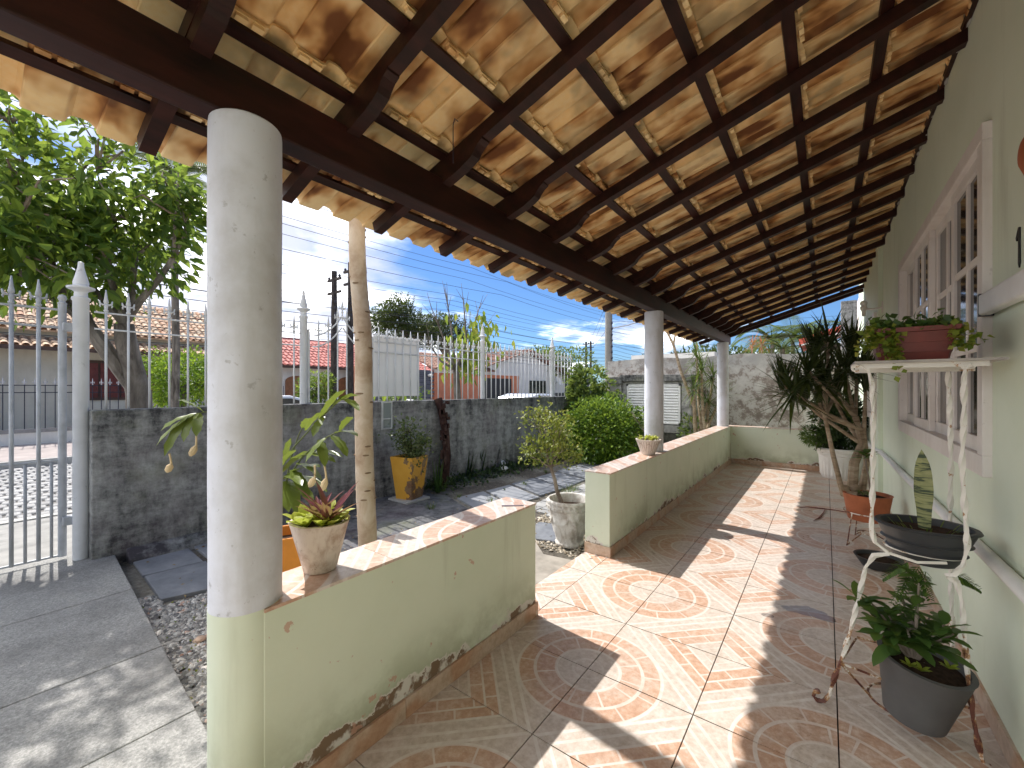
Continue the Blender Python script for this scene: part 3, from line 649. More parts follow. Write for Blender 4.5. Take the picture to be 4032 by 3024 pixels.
def window(y0, y1, z0, z1, X, nsash, ncol, nrow, tw=0.075):
    mm = MB(); f = tw; x0, x1 = X - 0.030, X + 0.07
    for (a, b, c, d) in [(y0 - f * .55, y1 + f * .55, z1 - f * .45, z1 + f * .55), (y0 - f * .55, y1 + f * .55, z0 - f * .75, z0 + f * .45), (y0 - f * .55, y0 + f * .45, z0 + f * .45, z1 - f * .45), (y1 - f * .45, y1 + f * .55, z0 + f * .45, z1 - f * .45)]: mm.box(x0, x1, a, b, c, d)
    w = mm.build('window', MT['whitewood'], house, bevel=0.004, label='white painted wooden window frame', origin=Vector((X, y0, z0)))
    ya, yb, za, zb = y0 + f * .45, y1 - f * .45, z0 + f * .45, z1 - f * .45; sw_ = (yb - ya) / nsash
    for s in range(nsash):
        a, b = ya + s * sw_ + 0.002, ya + (s + 1) * sw_ - 0.002; xo = 0.018 if s % 2 else -0.012; q = 0.055; xs0, xs1 = X + xo + .004, X + xo + 0.036
        mm = MB()
        for (c, d, e, g) in [(a, b, zb - q, zb), (a, b, za, za + q * 1.25), (a, a + q, za + q * 1.25, zb - q), (b - q, b, za + q * 1.25, zb - q)]: mm.box(xs0, xs1, c, d, e, g)
        mm.build('sash', MT['whitewood'], w, bevel=0.004, origin=Vector((X, a, za)))
        ia, ib, ic, id_ = a + q, b - q, za + q * 1.25, zb - q; cw, rh = (ib - ia) / ncol, (id_ - ic) / nrow
        for c in range(1, ncol): mm = MB(); mm.box(xs0 + .003, xs1 - .004, ia + c * cw - .017, ia + c * cw + .017, ic, id_); mm.build('muntin', MT['whitewood'], w, bevel=0.004, origin=Vector((X, ia + c * cw, ic)))
        for r_ in range(1, nrow): mm = MB(); mm.box(xs0 + .005, xs1 - .006, ia, ib, ic + r_ * rh - .017, ic + r_ * rh + .017); mm.build('muntin', MT['whitewood'], w, bevel=0.004, origin=Vector((X, ia, ic + r_ * rh)))
        for c in range(ncol):
            for r_ in range(nrow): mm = MB(); mm.box(xs0 + .014, xs0 + .018, ia + c * cw - .001, ia + (c + 1) * cw + .001, ic + r_ * rh - .001, ic + (r_ + 1) * rh + .001); mm.build('pane', MT['glass'], w, origin=Vector((X, ia + c * cw, ic + r_ * rh)))
    return w
window(WY0, WY1, WZ0, WZ1, WX, 4, 2, 3)
window(V0_, V1_, VZ0, VZ1, XF, 2, 2, 3, 0.06)
# conduit, rail, number, plaque, sconce
m = MB(); m.tube([(WX - 0.028, 0.9, .745), (WX - 0.028, 2.5, .725), (WX - 0.028, 5.0, .672), (WX - 0.028, 6.7, .645), (XF - 0.026, 6.95, .64), (XF - 0.026, 8.8, .60)], 0.026, 12); o = m.build('conduit_pipe', MT['pipe'], smooth=True); tag(o, 'white plastic pipe running along the green house wall below the window', 'pipe')
t = thing('wall_rail', (WX - 0.02, 2.2, 1.75), 'flat white wooden rail fixed to the house wall beside the big window', 'rail')
m = MB(); m.box(WX - 0.05, WX - 0.008, 0.8, 2.575, 1.715, 1.80); m.build('board', MT['pipe'], t, bevel=0.008); m = MB(); m.box(WX - 0.046, WX - 0.004, 2.577, 2.60, 1.712, 1.806); m.build('end_cap', MT['darkiron'], t)
p = onX(2201, 530, WX - 0.004); m = MB(); y, z = p.y, p.z
m.prism([(y - .004, z + .065), (y + .010, z + .068), (y + .034, z + .034), (y + .028, z + .022), (y + .010, z + .034), (y + .012, z - .062), (y + .002, z - .080), (y - .006, z - .062)], 'x', WX - 0.004, WX + 0.001)
o = m.build('house_number', plain('black_numeral', (0.015, 0.017, 0.016), 0.4)); tag(o, 'black numeral 1 mounted on the green house wall', 'number')
p = onX(2237, 325, WX - 0.02); m = MB(); m.lathe([(0.012, 0.055), (0.045, 0.05), (0.075, 0.035), (0.088, 0.014), (0.092, 0.0)], (0, 0, 0), 20, fn=lambda r, z, th, i: r * (1 + .08 * math.cos(9 * th) * (i > 2)))
me = m.mesh('wall_plaque', mat=MT['terra'], smooth=True); o = link('wall_plaque', me, None, (WX + 0.002, p.y, p.z), Matrix.Rotation(R(-90), 3, 'Y')); tag(o, 'orange terracotta plaque high on the house wall above the numeral', 'plaque')
t = thing('wall_lamp', (XF, 6.9, 2.1), 'small white wall lamp on an arm beside the far window', 'lamp')
p = onX(1905, 664, WX - 0.01); m = MB(); m.box(WX - 0.012, WX + .002, p.y - .025, p.y + .025, p.z - .07, p.z + .07); m.build('back_plate', MT['whitewood'], t)
q = p + Vector((-0.17, 0.03, 0.005)); m = MB(); m.tube([p, (p + q) / 2 + Vector((0, 0, -.012)), q], 0.011, 8); m.build('arm', MT['whitewood'], t, smooth=True)
m = MB(); m.lathe([(0.018, -.09), (0.02, -.03), (0.035, 0.0), (0.035, 0.03), (0.025, 0.035)], q, 14); m.build('holder', MT['whitewood'], t, smooth=True)
m = MB(); m.lathe([(0.02, 0.035), (0.036, 0.055), (0.038, 0.075), (0.025, 0.098), (0.004, 0.105)], q, 14); m.build('bulb', plain('bulb_glass', (0.8, 0.8, 0.78), 0.2, 0.6, 0.05), t, smooth=True)

# ================================================================== fence wall, iron fence, gate
FX = -5.0
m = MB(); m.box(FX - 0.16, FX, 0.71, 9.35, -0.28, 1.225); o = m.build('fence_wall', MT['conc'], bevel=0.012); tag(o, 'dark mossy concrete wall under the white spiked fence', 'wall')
t = thing('wall_footing', (FX, 1, GZ), 'mossy concrete footing at the base of the dark fence wall', 'footing')
m = MB(); m.prism([(FX - .02, GZ - .05), (FX + 0.16, GZ - .05), (FX + 0.13, GZ + 0.03), (FX + .03, GZ + 0.10), (FX - .02, GZ + .10)], 'y', 0.93, 2.0); m.build('concrete', MT['conc'], t, bevel=0.01)
# bar finial (fleur spike)
def finial(m, c, s=1.0):
    x, y, z = c
    m.lathe([(0.012 * s, 0), (0.017 * s, .006 * s), (0.017 * s, .016 * s), (0.011 * s, .02 * s), (0.015 * s, .05 * s), (0.012 * s, .07 * s)], c, 8)
    m.lathe([(0.010 * s, .066 * s), (0.018 * s, .085 * s), (0.012 * s, .12 * s), (0.004 * s, .195 * s)], c, 8)
    for sg in (-1, 1):
        m.tube([(x, y, z + .068 * s), (x, y + sg * .022 * s, z + .062 * s), (x, y + sg * .038 * s, z + .072 * s), (x, y + sg * .042 * s, z + .098 * s)], [.008 * s, .009 * s, .008 * s, .005 * s], 5)
        m.tube([(x, y + sg * .034 * s, z + .068 * s), (x, y + sg * .040 * s, z + .052 * s), (x, y + sg * .036 * s, z + .040 * s)], [.006 * s, .007 * s, .004 * s], 5)
fm = MB(); finial(fm, (0, 0, 0)); fin = fm.mesh('finial', mat=MT['white'], smooth=True)
bm_ = MB(); bm_.tube([(0, 0, 0), (0, 0, 0.87)], 0.0095, 8); barm = bm_.mesh('bar', mat=MT['white'], smooth=True)
BX = FX - 0.08
def post(x, y, z0, z1, parent, r=0.042):
    h = z1 - z0
    m = MB(); m.lathe([(r, 0), (r, h - .34), (r * 1.15, h - .33), (r * 1.15, h - .31), (r * .86, h - .30), (r * .80, h - .265), (r * 1.05, h - .25), (r * 1.7, h - .235), (r * 1.75, h - .22), (r * .95, h - .205), (r * 1.0, h - .18), (r * .72, h - .12), (r * .42, h - .05), (r * .36, h - .006), (r * .2, h)], (x, y, z0), 18); return m.build('post', MT['white'], parent, smooth=True)
def fence(y0, y1, posts, label, skip=None):
    t = thing('iron_fence', (BX, (y0 + y1) / 2, 1.22), label, 'fence', None)
    for z in (1.93, 2.075): m = MB(); m.tube([(BX, y0, z), (BX, y1, z)], 0.008, 6); m.build('rail', MT['white'], t, smooth=True)
    n = int((y1 - y0) / 0.14)
    for k in range(n):
        y = y0 + (k + 0.5) * (y1 - y0) / n
        if skip and skip(y): continue
        b = link('bar', barm, t, (BX, y, 1.215)); link('finial', fin, b, (BX, y, 2.085))
    for y in posts: post(BX, y, 1.2, 2.60, t)
    return t
fence(0.74, 2.52, [2.56], 'white iron fence section with spear tips beside the driveway gate post')
fence(3.56, 5.84, [5.88], 'white spear-topped fence section carrying the blank white board')
fence(5.92, 8.30, [8.34], 'white spear-topped fence section in front of the orange house')
fence(8.38, 9.3, [], 'last short white fence section disappearing behind the corner shrub')
# ogee-topped panel
t = thing('ogee_panel', (BX, 3.04, 1.22), 'white iron fence panel with a pointed ogee top beside the round post', 'fence')
ya, yb, yc = 2.62, 3.52, 3.07
def og(y): u = abs(y - yc) / 0.45; return 2.06 + 0.30 * (1 - u) ** 2.2
for dz in (0, -.14):
    for s_ in (-1, 1):
        m = MB(); m.tube([(BX, yc + s_ * 0.45 * u, og(yc + s_ * .45 * u) + dz) for u in np.linspace(0.02, 1, 9)], 0.009, 6); m.build('curved_rail', MT['white'], t, smooth=True)
for y in (ya, yb): m = MB(); m.tube([(BX, y, 1.21), (BX, y, 2.10)], 0.018, 8); m.lathe([(.02, 0), (.014, .015), (.02, .03), (.0, .05)], (BX, y, 2.10), 10); m.build('stile', MT['white'], t, smooth=True)
for k in range(1, 7):
    y = ya + k * (yb - ya) / 7 + (0.0)
    zt = og(y); m = MB(); m.tube([(BX, y, 1.21), (BX, y, zt)], 0.0095, 8); b = m.build('bar', MT['white'], t, smooth=True); link('finial', fin, b, (BX, y, zt - .005))
m = MB(); m.tube([(BX, yc, 2.3), (BX, yc, 2.42)], 0.0095, 8); b = m.build('bar', MT['white'], t, smooth=True); link('finial', fin, b, (BX, yc, 2.40))
# gate post and driveway gate
t = thing('gate_post', (-5.16, 0.665, -0.08), 'tall white round gate post with turned finial at the end of the fence wall', 'post')
post(-5.13, 0.665, -0.06, 2.50, t, 0.052)
gx = -5.22
t = thing('driveway_gate', (gx, -0.6, -0.03), 'grey iron driveway gate with spear-tipped bars', 'gate')
m = MB(); m.tube([(gx, .565, -.02), (gx, .565, 2.13)], 0.027, 12); m.lathe([(.028, 0), (.03, .01), (.018, .022), (.030, .05), (.022, .075), (.0, .085)], (gx, .565, 2.13), 12); m.build('stile', MT['gate'], t, smooth=True)
m = MB(); m.tube([(gx, -2.3, -.02), (gx, -2.3, 2.13)], 0.027, 12); m.build('stile', MT['gate'], t, smooth=True)
for z in (-.01, .80, 1.93, 2.08): m = MB(); m.tube([(gx, -2.3, z), (gx, .565, z)], 0.010, 6); m.build('rail', MT['gate'], t, smooth=True)
g1 = MB(); g1.tube([(0, 0, 0), (0, 0, 2.12)], 0.0135, 8); g1 = g1.mesh('bar', mat=MT['gate'], smooth=True); g2 = MB(); g2.tube([(0, 0, 0), (0, 0, .80)], 0.0105, 8); g2 = g2.mesh('short_bar', mat=MT['gate'], smooth=True)
fm = MB(); finial(fm, (0, 0, 0), 1.15); finG = fm.mesh('finial', mat=MT['gate'], smooth=True)
for k in range(18):
    y = .43 - k * .145
    if y < -2.2: break
    b = link('bar', g1, t, (gx, y, -.02)); link('finial', finG, b, (gx, y, 2.09)); link('short_bar', g2, t, (gx, y + .0725, -.01))
m = MB(); m.box(gx - .01, -5.14, .56, .66, 1.90, 1.97); m.build('hinge', MT['gate'], t, bevel=0.006); m = MB(); m.box(gx - .01, -5.14, .56, .66, .25, .32); m.build('hinge', MT['gate'], t, bevel=0.006)
# meter box in the wall
p0, p1 = onX(824, 868, FX), onX(846, 926, FX)
t = thing('meter_box', (FX, (p0.y + p1.y) / 2, p1.z), 'small grey glazed meter box set into the mossy wall', 'meter box')
m = MB(); f = .018
for a, b, c, d in [(p0.y, p1.y, p0.z - f, p0.z), (p0.y, p1.y, p1.z, p1.z + f), (p0.y, p0.y + f, p1.z + f, p0.z - f), (p1.y - f, p1.y, p1.z + f, p0.z - f), (p0.y + f, p1.y - f, p1.z * .62 + p0.z * .38 - .008, p1.z * .62 + p0.z * .38 + .008)]: m.box(FX - .02, FX + .02, a, b, c, d)
m.build('frame', plain('meter_frame', (.55, .56, .55), .6), t); m = MB(); m.box(FX - .01, FX + .008, p0.y + f, p1.y - f, p1.z + f, p0.z - f); m.build('door_glass', MT['meterglass'], t)
# blank white board tied to the fence
p0, p1 = onX(806, 728, BX - .03), onX(905, 852, BX - .03)
m = MB(); m.box(BX - .036, BX - .024, p0.y, p1.y, p1.z - .02, p0.z + .04); o = m.build('notice_board', plain('white_board', (.78, .78, .80), .5, .4, .05, 3)); tag(o, 'blank white board fixed behind the fence bars', 'board')
# ================================================================== back boundary wall and cabinet
YB = 10.68
m = MB(); rr = random.Random(4); tops = [(x, 2.17 + 0.02 * math.sin(x * 3) + rr.uniform(-.012, .012)) for x in np.linspace(-4.75, 0.60, 26)]
m.prism([(-4.75, -.28)] + [(0.60, -.28)] + [(x, z) for x, z in tops[::-1]], 'y', YB, YB + 0.16); o = m.build('boundary_wall', MT['peel']); tag(o, 'tall boundary wall with peeling white plaster behind the porch end', 'wall')
cab = thing('meter_cabinet', (-3.4, 10.1, GZ), 'concrete cabinet with white louvred doors and a stained ledge', 'cabinet')
cx0, cx1, cy, cz = -4.05, -2.42, 9.98, 1.58
m = MB(); m.box(cx0, cx0 + .10, cy, YB, -.25, cz); m.box(cx1 - .22, cx1, cy, YB, -.25, cz); m.box(cx0 + .10, cx1 - .22, cy + .002, YB, .38, .56); m.box(cx0 + .1, cx1 - .22, cy + .25, YB, .56, cz); m.box(cx0 + .10, cx1 - .22, cy + .35, YB, -.25, .38); m.box(cx0 + .1, cx1 - .22, cy + .001, cy + .25, cz - .06, cz); m.build('masonry', MT['conc2'], cab, bevel=0.01)
m = MB(); m.prism([(cx0 - .08, cz), (cx1 + .04, cz), (cx1 + .04, cz + .15), (cx0 - .02, cz + .17), (cx0 - .08, cz + .12)], 'y', cy - .07, YB - .002); m.build('ledge', m_concrete_wall('black_stained_ledge', (.36, .35, .33), (.14, .14, .135), (.03, .03, .03), -.02), cab, bevel=0.015)
m = MB(); m.box(cx0 - .32, cx0 - .01, cy - .06, YB - .01, -.25, 1.52); m.build('pillar', MT['conc2'], cab, bevel=0.01)
m = MB(); m.box(cx0 - .36, cx0 + .02, cy - .10, YB - .02, 1.52, 1.70); m.build('pillar_cap', bpy.data.materials['black_stained_ledge'], cab, bevel=0.012)
lx0, lx1, lz0, lz1 = cx0 + .12, cx1 - .24, .585, 1.51
m = MB(); 
for a, b, c, d in [(lx0, lx1, lz1 - .035, lz1), (lx0, lx1, lz0, lz0 + .035), (lx0, lx0 + .04, lz0, lz1), (lx1 - .04, lx1, lz0, lz1), ((lx0 + lx1) / 2 - .02, (lx0 + lx1) / 2 + .02, lz0, lz1)]: m.box(a, b, cy - .015, cy + .03, c, d)
lv = m.build('louvre_door', MT['pipe'], cab, label='white louvred door panel')
for k in range(14):
    z = lz0 + .05 + k * (lz1 - lz0 - .09) / 13; m = MB(); m.obox(((lx0 + lx1) / 2, cy + .008, z + .012), (1, 0, 0), (0, .86, -.5), (0, .5, .86), lx1 - lx0 - .07, .010, .074); m.build('slat', MT['pipe'], lv, origin=Vector((lx0, cy, z)))

# ================================================================== sky wires and poles
wood_pole = m_bark('old_pole_wood', (.025, .02, .018), (.06, .05, .045), (.10, .09, .08))
def pole(x, y, h, r, label, mat, arms=True):
    t = thing('utility_pole', (x, y, -.25), label, 'pole', None)
    m = MB(); m.tube([(x, y, -.3), (x, y, h * .5), (x, y, h)], [r * 1.25, r * 1.1, r * .85], 12); m.build('shaft', mat, t, smooth=True)
    if arms:
        for dz in (.35, .9): m = MB(); m.box(x - .5, x + .5, y - .04, y + .04, h - dz - .05, h - dz + .05); a = m.build('crossarm', wood_pole, t)
        for dx in (-.4, 0, .4):
            m = MB(); m.lathe([(.03, 0), (.055, .04), (.055, .07), (.03, .12)], (x + dx, y, h - .30), 8); m.build('insulator', MT['darkiron'], t)
        for k in range(5):
            m = MB(); m.lathe([(.03, -.05), (.05, 0), (.03, .05)], (x + r + .05, y - .05, h - 1.3 - k * .25), 8); m.build('insulator', MT['darkiron'], t)
    return t
conc_pole = plain('pole_concrete', (.22, .21, .19), .85, .2, .2, 4)
pA = onX(722, 839, -16.6); pole(pA.x, pA.y, 6.35, .13, 'dark old utility pole with knobby insulators behind the pointed fence panel', wood_pole)
pB = onX(757, 839, -16.6); pole(pB.x, pB.y, 6.9, .12, 'slim dark utility pole standing beside the tan tree trunk', wood_pole)
p = ray(1315, 839); q = CP + p * 17.5; pole(q.x, q.y, 8.6, .135, 'thick grey concrete utility pole rising behind the louvred cabinet', conc_pole, False)
m = MB(); m.lathe([(.125, -.02), (.135, 0), (.135, .1), (.125, .12)], (q.x, q.y, 4.15), 12); m.build('band', MT['mortar'], bpy.data.objects['utility_pole.002'])
for k in range(9): m = MB(); m.lathe([(.02, -.06), (.05, 0), (.02, .06)], (q.x + .16, q.y - .05, 2.2 + k * .24), 6); m.build('insulator', MT['darkiron'], bpy.data.objects['utility_pole.002'])
pC = CP + ray(1266, 839) * 58; pole(pC.x, pC.y, 7.9, .16, 'first of two far thin poles beyond the corner shrub', wood_pole)
pD = CP + ray(1276, 839) * 60; pole(pD.x, pD.y, 8.2, .16, 'second of two far thin poles, the one nearer the concrete pole', wood_pole)
wm_ = plain('cable_black', (.05, .05, .06), .6, .3)
wires = []
for (xa, za, xb, zb, sag, rad) in [(-16.0, 6.0, -15.8, 7.2, .5, .016), (-15.7, 5.6, -15.6, 6.9, .5, .016), (-16.4, 5.2, -16.0, 6.3, .6, .016), (-16.2, 4.7, -16.2, 5.8, .5, .022), (-15.9, 4.4, -16.2, 5.4, .6, .022), (-16.5, 4.1, -16.1, 5.0, .5, .025), (-16.0, 3.85, -16.2, 4.7, .6, .025), (-16.3, 3.5, -16.4, 4.35, .7, .022), (-16.1, 3.2, -16.3, 4.1, .6, .022),
        (-11.0, 7.0, -12.5, 8.2, .4, .012), (-11.4, 6.6, -12.8, 7.9, .4, .012), (-11.8, 6.0, -13.2, 7.6, .5, .012), (-12.2, 5.4, -13.5, 7.1, .5, .014), (-15.0, 6.8, -15.0, 7.7, .4, .014), (-16.6, 4.9, -16.3, 6.0, .7, .018), (-16.4, 3.7, -16.5, 4.6, .5, .02), (-15.6, 5.0, -15.9, 6.6, .6, .014), (-16.7, 5.7, -16.2, 6.7, .45, .014), (-15.8, 3.4, -16.0, 4.5, .6, .02), (-16.2, 2.95, -16.6, 3.9, .5, .018), (-14.6, 7.3, -14.6, 8.3, .5, .013)]:
    m = MB(); pts = []
    for i in range(25):
        u = i / 24; y = -6 + 66 * u; seg = (u * 3) % 1.0; pts.append((xa + (xb - xa) * u, y, za + (zb - za) * u - sag * 4 * seg * (1 - seg) * 0.6))
    m.tube(pts, rad * .62, 4); o = m.build('street_cable', wm_); tag(o, 'dark overhead cable strung along the street against the clouds', 'cable', 'overhead street cables')
for a, b in [((q.x, q.y, 5.2), (pC.x, pC.y, 7.4)), ((q.x, q.y, 4.9), (pD.x, pD.y, 7.6)), ((q.x, q.y, 4.0), (pC.x, pC.y, 6.6)), ((q.x, q.y, 5.3), (4.0, 34, 8.0)), ((q.x, q.y, 4.2), (6.0, 40, 7.0)), ((q.x, q.y, 3.8), (1.0, 30, 3.6)), ((q.x, q.y, 3.3), (-1.0, 26, 3.1))]:
    a, b = Vector(a), Vector(b); m = MB(); m.tube([a + (b - a) * u + Vector((0, 0, -1.2 * u * (1 - u))) for u in np.linspace(0, 1, 12)], .009, 4); o = m.build('service_cable', wm_); tag(o, 'thin service cable spreading from the thick concrete pole', 'cable', 'service cables from the concrete pole')
# street light arm on the concrete pole
m = MB(); a = Vector((q.x, q.y, 3.9)); b = CP + ray(1358, 702) * 17.0; m.tube([a, b, b + (CP + ray(1410, 684) * 16.6 - b)], [.03, .025, .025], 6); o = m.build('lamp_arm', MT['gate'], smooth=True); tag(o, 'thin slanting street lamp arm reaching from the concrete pole', 'lamp arm')

# ================================================================== houses over the road
roofc = M('street_roof_clay', .8, .2); n = roofc.noise(3, 5); roofc.color(roofc.mix(n.ss(.4, .65) * .6, roofc.ramp(roofc.island(), (0, (.52, .28, .17)), (.5, (.64, .45, .30)), (1, (.72, .58, .42))), (.30, .20, .14))); roofc = roofc.mat
roofr = M('red_roof', .7, .3); n = roofr.noise(2, 5); roofr.color(roofr.ramp(n, (.3, (.42, .11, .09)), (.7, (.60, .22, .18)))); roofr = roofr.mat
roofb = M('brown_roof', .8, .2); n = roofb.noise(2.5, 5); roofb.color(roofb.ramp(n, (.3, (.22, .11, .08)), (.7, (.44, .27, .20)))); roofb = roofb.mat
wallw = m_white('house_white', (.76, .74, .69), (.56, .54, .50), .3, .8); walla = m_white('house_cream', (.70, .66, .56), (.52, .49, .41), .35, .8); wallo = plain('house_orange', (.66, .25, .14), .8, .2, .12, 3); stoned = m_slate('dark_ledgestone', (.06, .065, .08), (.15, .155, .18))
redsh = plain('red_shutter', (.16, .035, .03), .5, .4, .3, 6); browntrim = plain('brown_trim', (.10, .06, .045), .6); greytrim = plain('grey_trim', (.30, .29, .28), .8)
def barrel(w, L, r0, mat):
    m = MB(); n = 5; vs = []
    for s_ in (0, 1):
        for k in range(n + 1):
            a = math.pi * k / n; rr_ = r0 * (1.0 if s_ == 0 else .86); vs.append((s_ * L, math.cos(a) * rr_, math.sin(a) * rr_ * .8 + (0.02 if s_ == 0 else 0)))
    return m.add(vs, [(k, k + 1, n + 2 + k, n + 1 + k) for k in range(n)]).mesh('barrel_tile', mat=mat, smooth=True)
def tiled_slope(parent, x0, z0, x1, z1, y0, y1, mat, pw=.21, pl=.36, name='roof', limit=0):
    """slope rising from (x0,z0) to (x1,z1) along the street y0..y1"""
    d = Vector((x1 - x0, 0, z1 - z0)); L = d.length; d.normalize(); nrm = Vector((-d.z, 0, d.x)) if d.x > 0 else Vector((d.z, 0, -d.x))
    m = MB(); c = Vector(((x0 + x1) / 2, (y0 + y1) / 2, (z0 + z1) / 2)); m.obox(c - nrm * .03, d, (0, 1, 0), nrm, L, y1 - y0, .06); rf = m.build(name, mat, parent)
    rot = Matrix((d, nrm.cross(d), nrm)).transposed(); bt = barrel(pw, pl * 1.12, pw * .42, mat); xf = []
    for k in range(int((y1 - y0) / pw)):
        for j in range(int(L / pl)): xf.append((Vector((x0, y0 + (k + .5) * pw, z0)) + d * (j * pl - .05) + nrm * .005, rot))
    xf.sort(key=lambda t: abs(t[0].y - 3.0)); pieces('barrel_tile', bt, xf, rf, limit); return rf
# --- cream house with porch roof
hA = thing('cream_house', (-20.5, 2, -.2), 'cream house with two pale clay roofs and red shuttered window', 'house')
m = MB(); m.box(-26.5, -20.5, -7, 7.2, -.25, 3.5); m.build('wall', walla, hA)
tiled_slope(hA, -20.1, 3.30, -23.4, 4.95, -8, 7.6, roofc, name='main_roof', limit=150)
tiled_slope(hA, -19.35, 2.72, -20.5, 3.10, -8, 7.4, roofc, name='porch_roof', limit=120)
m = MB(); m.prism([(-26.8, 3.2), (-23.4, 4.9), (-20.3, 3.3)], 'y', 7.0, 7.18); m.build('gable', walla, hA)
m = MB(); m.obox((-25.1, 0, 4.1), (.9, 0, .436), (0, 1, 0), (-.436, 0, .9), 3.8, 15, .08); m.build('back_roof', roofc, hA)
m = MB(); m.box(-19.45, -19.33, -8, 7.4, 2.60, 2.72); m.build('fascia', browntrim, hA)
for y in (.35, -3.5, 5.6): m = MB(); m.box(-19.6, -19.42, y - .1, y + .1, -.2, 2.62); m.build('porch_pillar', wallw, hA)
for (ya, yb, za, zb) in [(2.55, 4.75, 1.10, 2.30), (-2.8, -.6, 1.1, 2.3)]:
    m = MB(); m.box(-20.52, -20.44, ya - .1, yb + .1, za - .1, zb + .1); w_ = m.build('window', browntrim, hA)
    for k in range(4): mm = MB(); a = ya + k * (yb - ya) / 4; mm.box(-20.44, -20.40, a + .03, a + (yb - ya) / 4 - .03, za, zb); mm.build('shutter', redsh, w_)
m = MB(); m.box(-20.52, -20.45, -.5, .7, -.1, 2.2); m.build('door', browntrim, hA)
# its front wall and black fence
t = thing('street_fence', (-17.5, 1.5, -.2), 'black spear fence on a low white wall in front of the cream house', 'fence')
m = MB(); m.box(-17.62, -17.45, .42, 7.6, -.25, .20); m.build('low_wall', wallw, t); m = MB(); m.box(-17.65, -17.42, .42, 7.6, .20, .30); m.build('coping', greytrim, t); m = MB(); m.box(-17.66, -17.41, .30, .55, -.25, .30); m.build('pier', greytrim, t)
for z in (1.30, 1.50): m = MB(); m.box(-17.55, -17.53, -3, 7.6, z - .012, z + .012); m.build('rail', MT['darkiron'], t)
b0 = MB(); b0.tube([(0, 0, 0), (0, 0, 1.25)], .011, 5); b0 = b0.mesh('bar', mat=MT['darkiron']); fm = MB(); finial(fm, (0, 0, 0), 1.0); f0 = fm.mesh('finial', mat=plain('silver_tip', (.5, .5, .52), .4, .5))
for k in range(-14, 40):
    y = .62 + k * .19
    if abs(y - .45) < .12: continue
    b = link('bar', b0, t, (-17.54, y, .29 if y > .4 else .05)); link('finial', f0, b, (-17.54, y, 1.52))
m = MB(); m.tube([(-17.54, .45, -.2), (-17.54, .45, 1.55)], .045, 10); m.lathe([(.05, 0), (.06, .03), (.03, .06), (.035, .1), (.0, .22)], (-17.54, .45, 1.55), 10); m.build('post', MT['darkiron'], t)
# --- red roofed house
hB = thing('red_roof_house', (-20.5, 12, -.2), 'white house with a pinkish red tiled roof and brown arched windows', 'house')
m = MB(); m.box(-27, -20.6, 8.2, 17.8, -.25, 2.62); m.build('wall', wallw, hB)
tiled_slope(hB, -20.0, 2.50, -23.6, 4.15, 7.8, 18.4, roofr, .24, .4, 'front_roof', 0)
m = MB(); m.obox((-25.4, 13, 3.3), (.9, 0, .436), (0, 1, 0), (-.436, 0, .9), 4.0, 10.6, .08); m.build('back_roof', roofr, hB); m = MB(); m.box(-20.12, -19.98, 7.8, 18.4, 2.38, 2.5); m.build('gutter', browntrim, hB)
for (ya, yb) in [(9.5, 10.6), (11.0, 12.0), (12.2, 13.3)]:
    m = MB(); n = 10; pts = [(ya, .9), (yb, .9)] + [((ya + yb) / 2 + (yb - ya) / 2 * math.cos(a), 1.75 + .28 * math.sin(a)) for a in np.linspace(0, math.pi, n)]; m.prism(pts, 'x', -20.62, -20.55); m.build('arched_window', plain('brown_window%d' % int(ya * 10), (.30, .13, .06), .6), hB)
t = thing('stone_gate_wall', (-20.0, 15, -.2), 'dark stacked stone wall with an orange edge beside the red roofed house', 'wall')
m = MB(); m.box(-20.1, -19.75, 12.9, 17.9, -.25, 2.55); m.build('masonry', greytrim, t)
sm = MB(); sm.box(0, .05, -.3, .3, -.055, .055); sm = sm.mesh('stone', mat=stoned); xf = [(Vector((-19.75 + rnd.uniform(-.03, .01), 12.95 + .31 + k * .615 + (.3 if j % 2 else 0), -.1 + j * .118)), I3) for j in range(8, 23) for k in range(8) if 12.95 + k * .615 < 17.6]
pieces('stone', sm, xf, t); m = MB(); m.box(-20.12, -19.68, 12.62, 12.9, -.25, 2.6); m.build('orange_edge', wallo, t)
m = MB(); m.lathe([(.10, 0), (.16, .06), (.16, .12), (.05, .18)], (-19.6, 17.75, 2.15), 10); m.build('lamp_globe', wallw, t)
# --- orange house
hC = thing('orange_house', (-20.5, 25, -.2), 'orange fronted house with white gable and brown tiled roof', 'house')
m = MB(); m.box(-27, -20.5, 18.9, 28.3, -.25, 2.45); m.build('orange_wall', wallo, hC); m = MB(); m.box(-20.6, -20.3, 18.7, 28.5, 2.45, 2.72); m.build('white_band', wallw, hC)
m = MB(); m.box(-27, -20.48, 28.3, 36, -.25, 2.7); m.build('white_wall', wallw, hC); m = MB(); m.prism([(22.6, 2.7), (36.0, 2.7), (29.4, 4.45)], 'x', -26.8, -20.47); m.build('gable', wallw, hC)
for (ya, za, yb, zb) in [(21.5, 2.55, 29.4, 4.62), (37.2, 2.50, 29.4, 4.62)]:
    d = Vector((0, yb - ya, zb - za)); L = d.length; d.normalize(); nr = Vector((0, -d.z, d.y)) if d.y > 0 else Vector((0, d.z, -d.y)); c = Vector((-23.4, (ya + yb) / 2, (za + zb) / 2)); m = MB(); m.obox(c, (1, 0, 0), d, nr, 7.2, L, .10); rf = m.build('gable_roof', roofb, hC)
    for k in range(16): mm = MB(); x = -26.9 + k * .45; mm.tube([(x, ya, za + .07), (x, yb, zb + .07)], .09, 6); mm.build('tile_row', roofb, rf)
tiled_slope(hC, -19.9, 2.70, -23.5, 4.0, 18.4, 24.5, roofb, .26, .42, 'side_roof', 0)
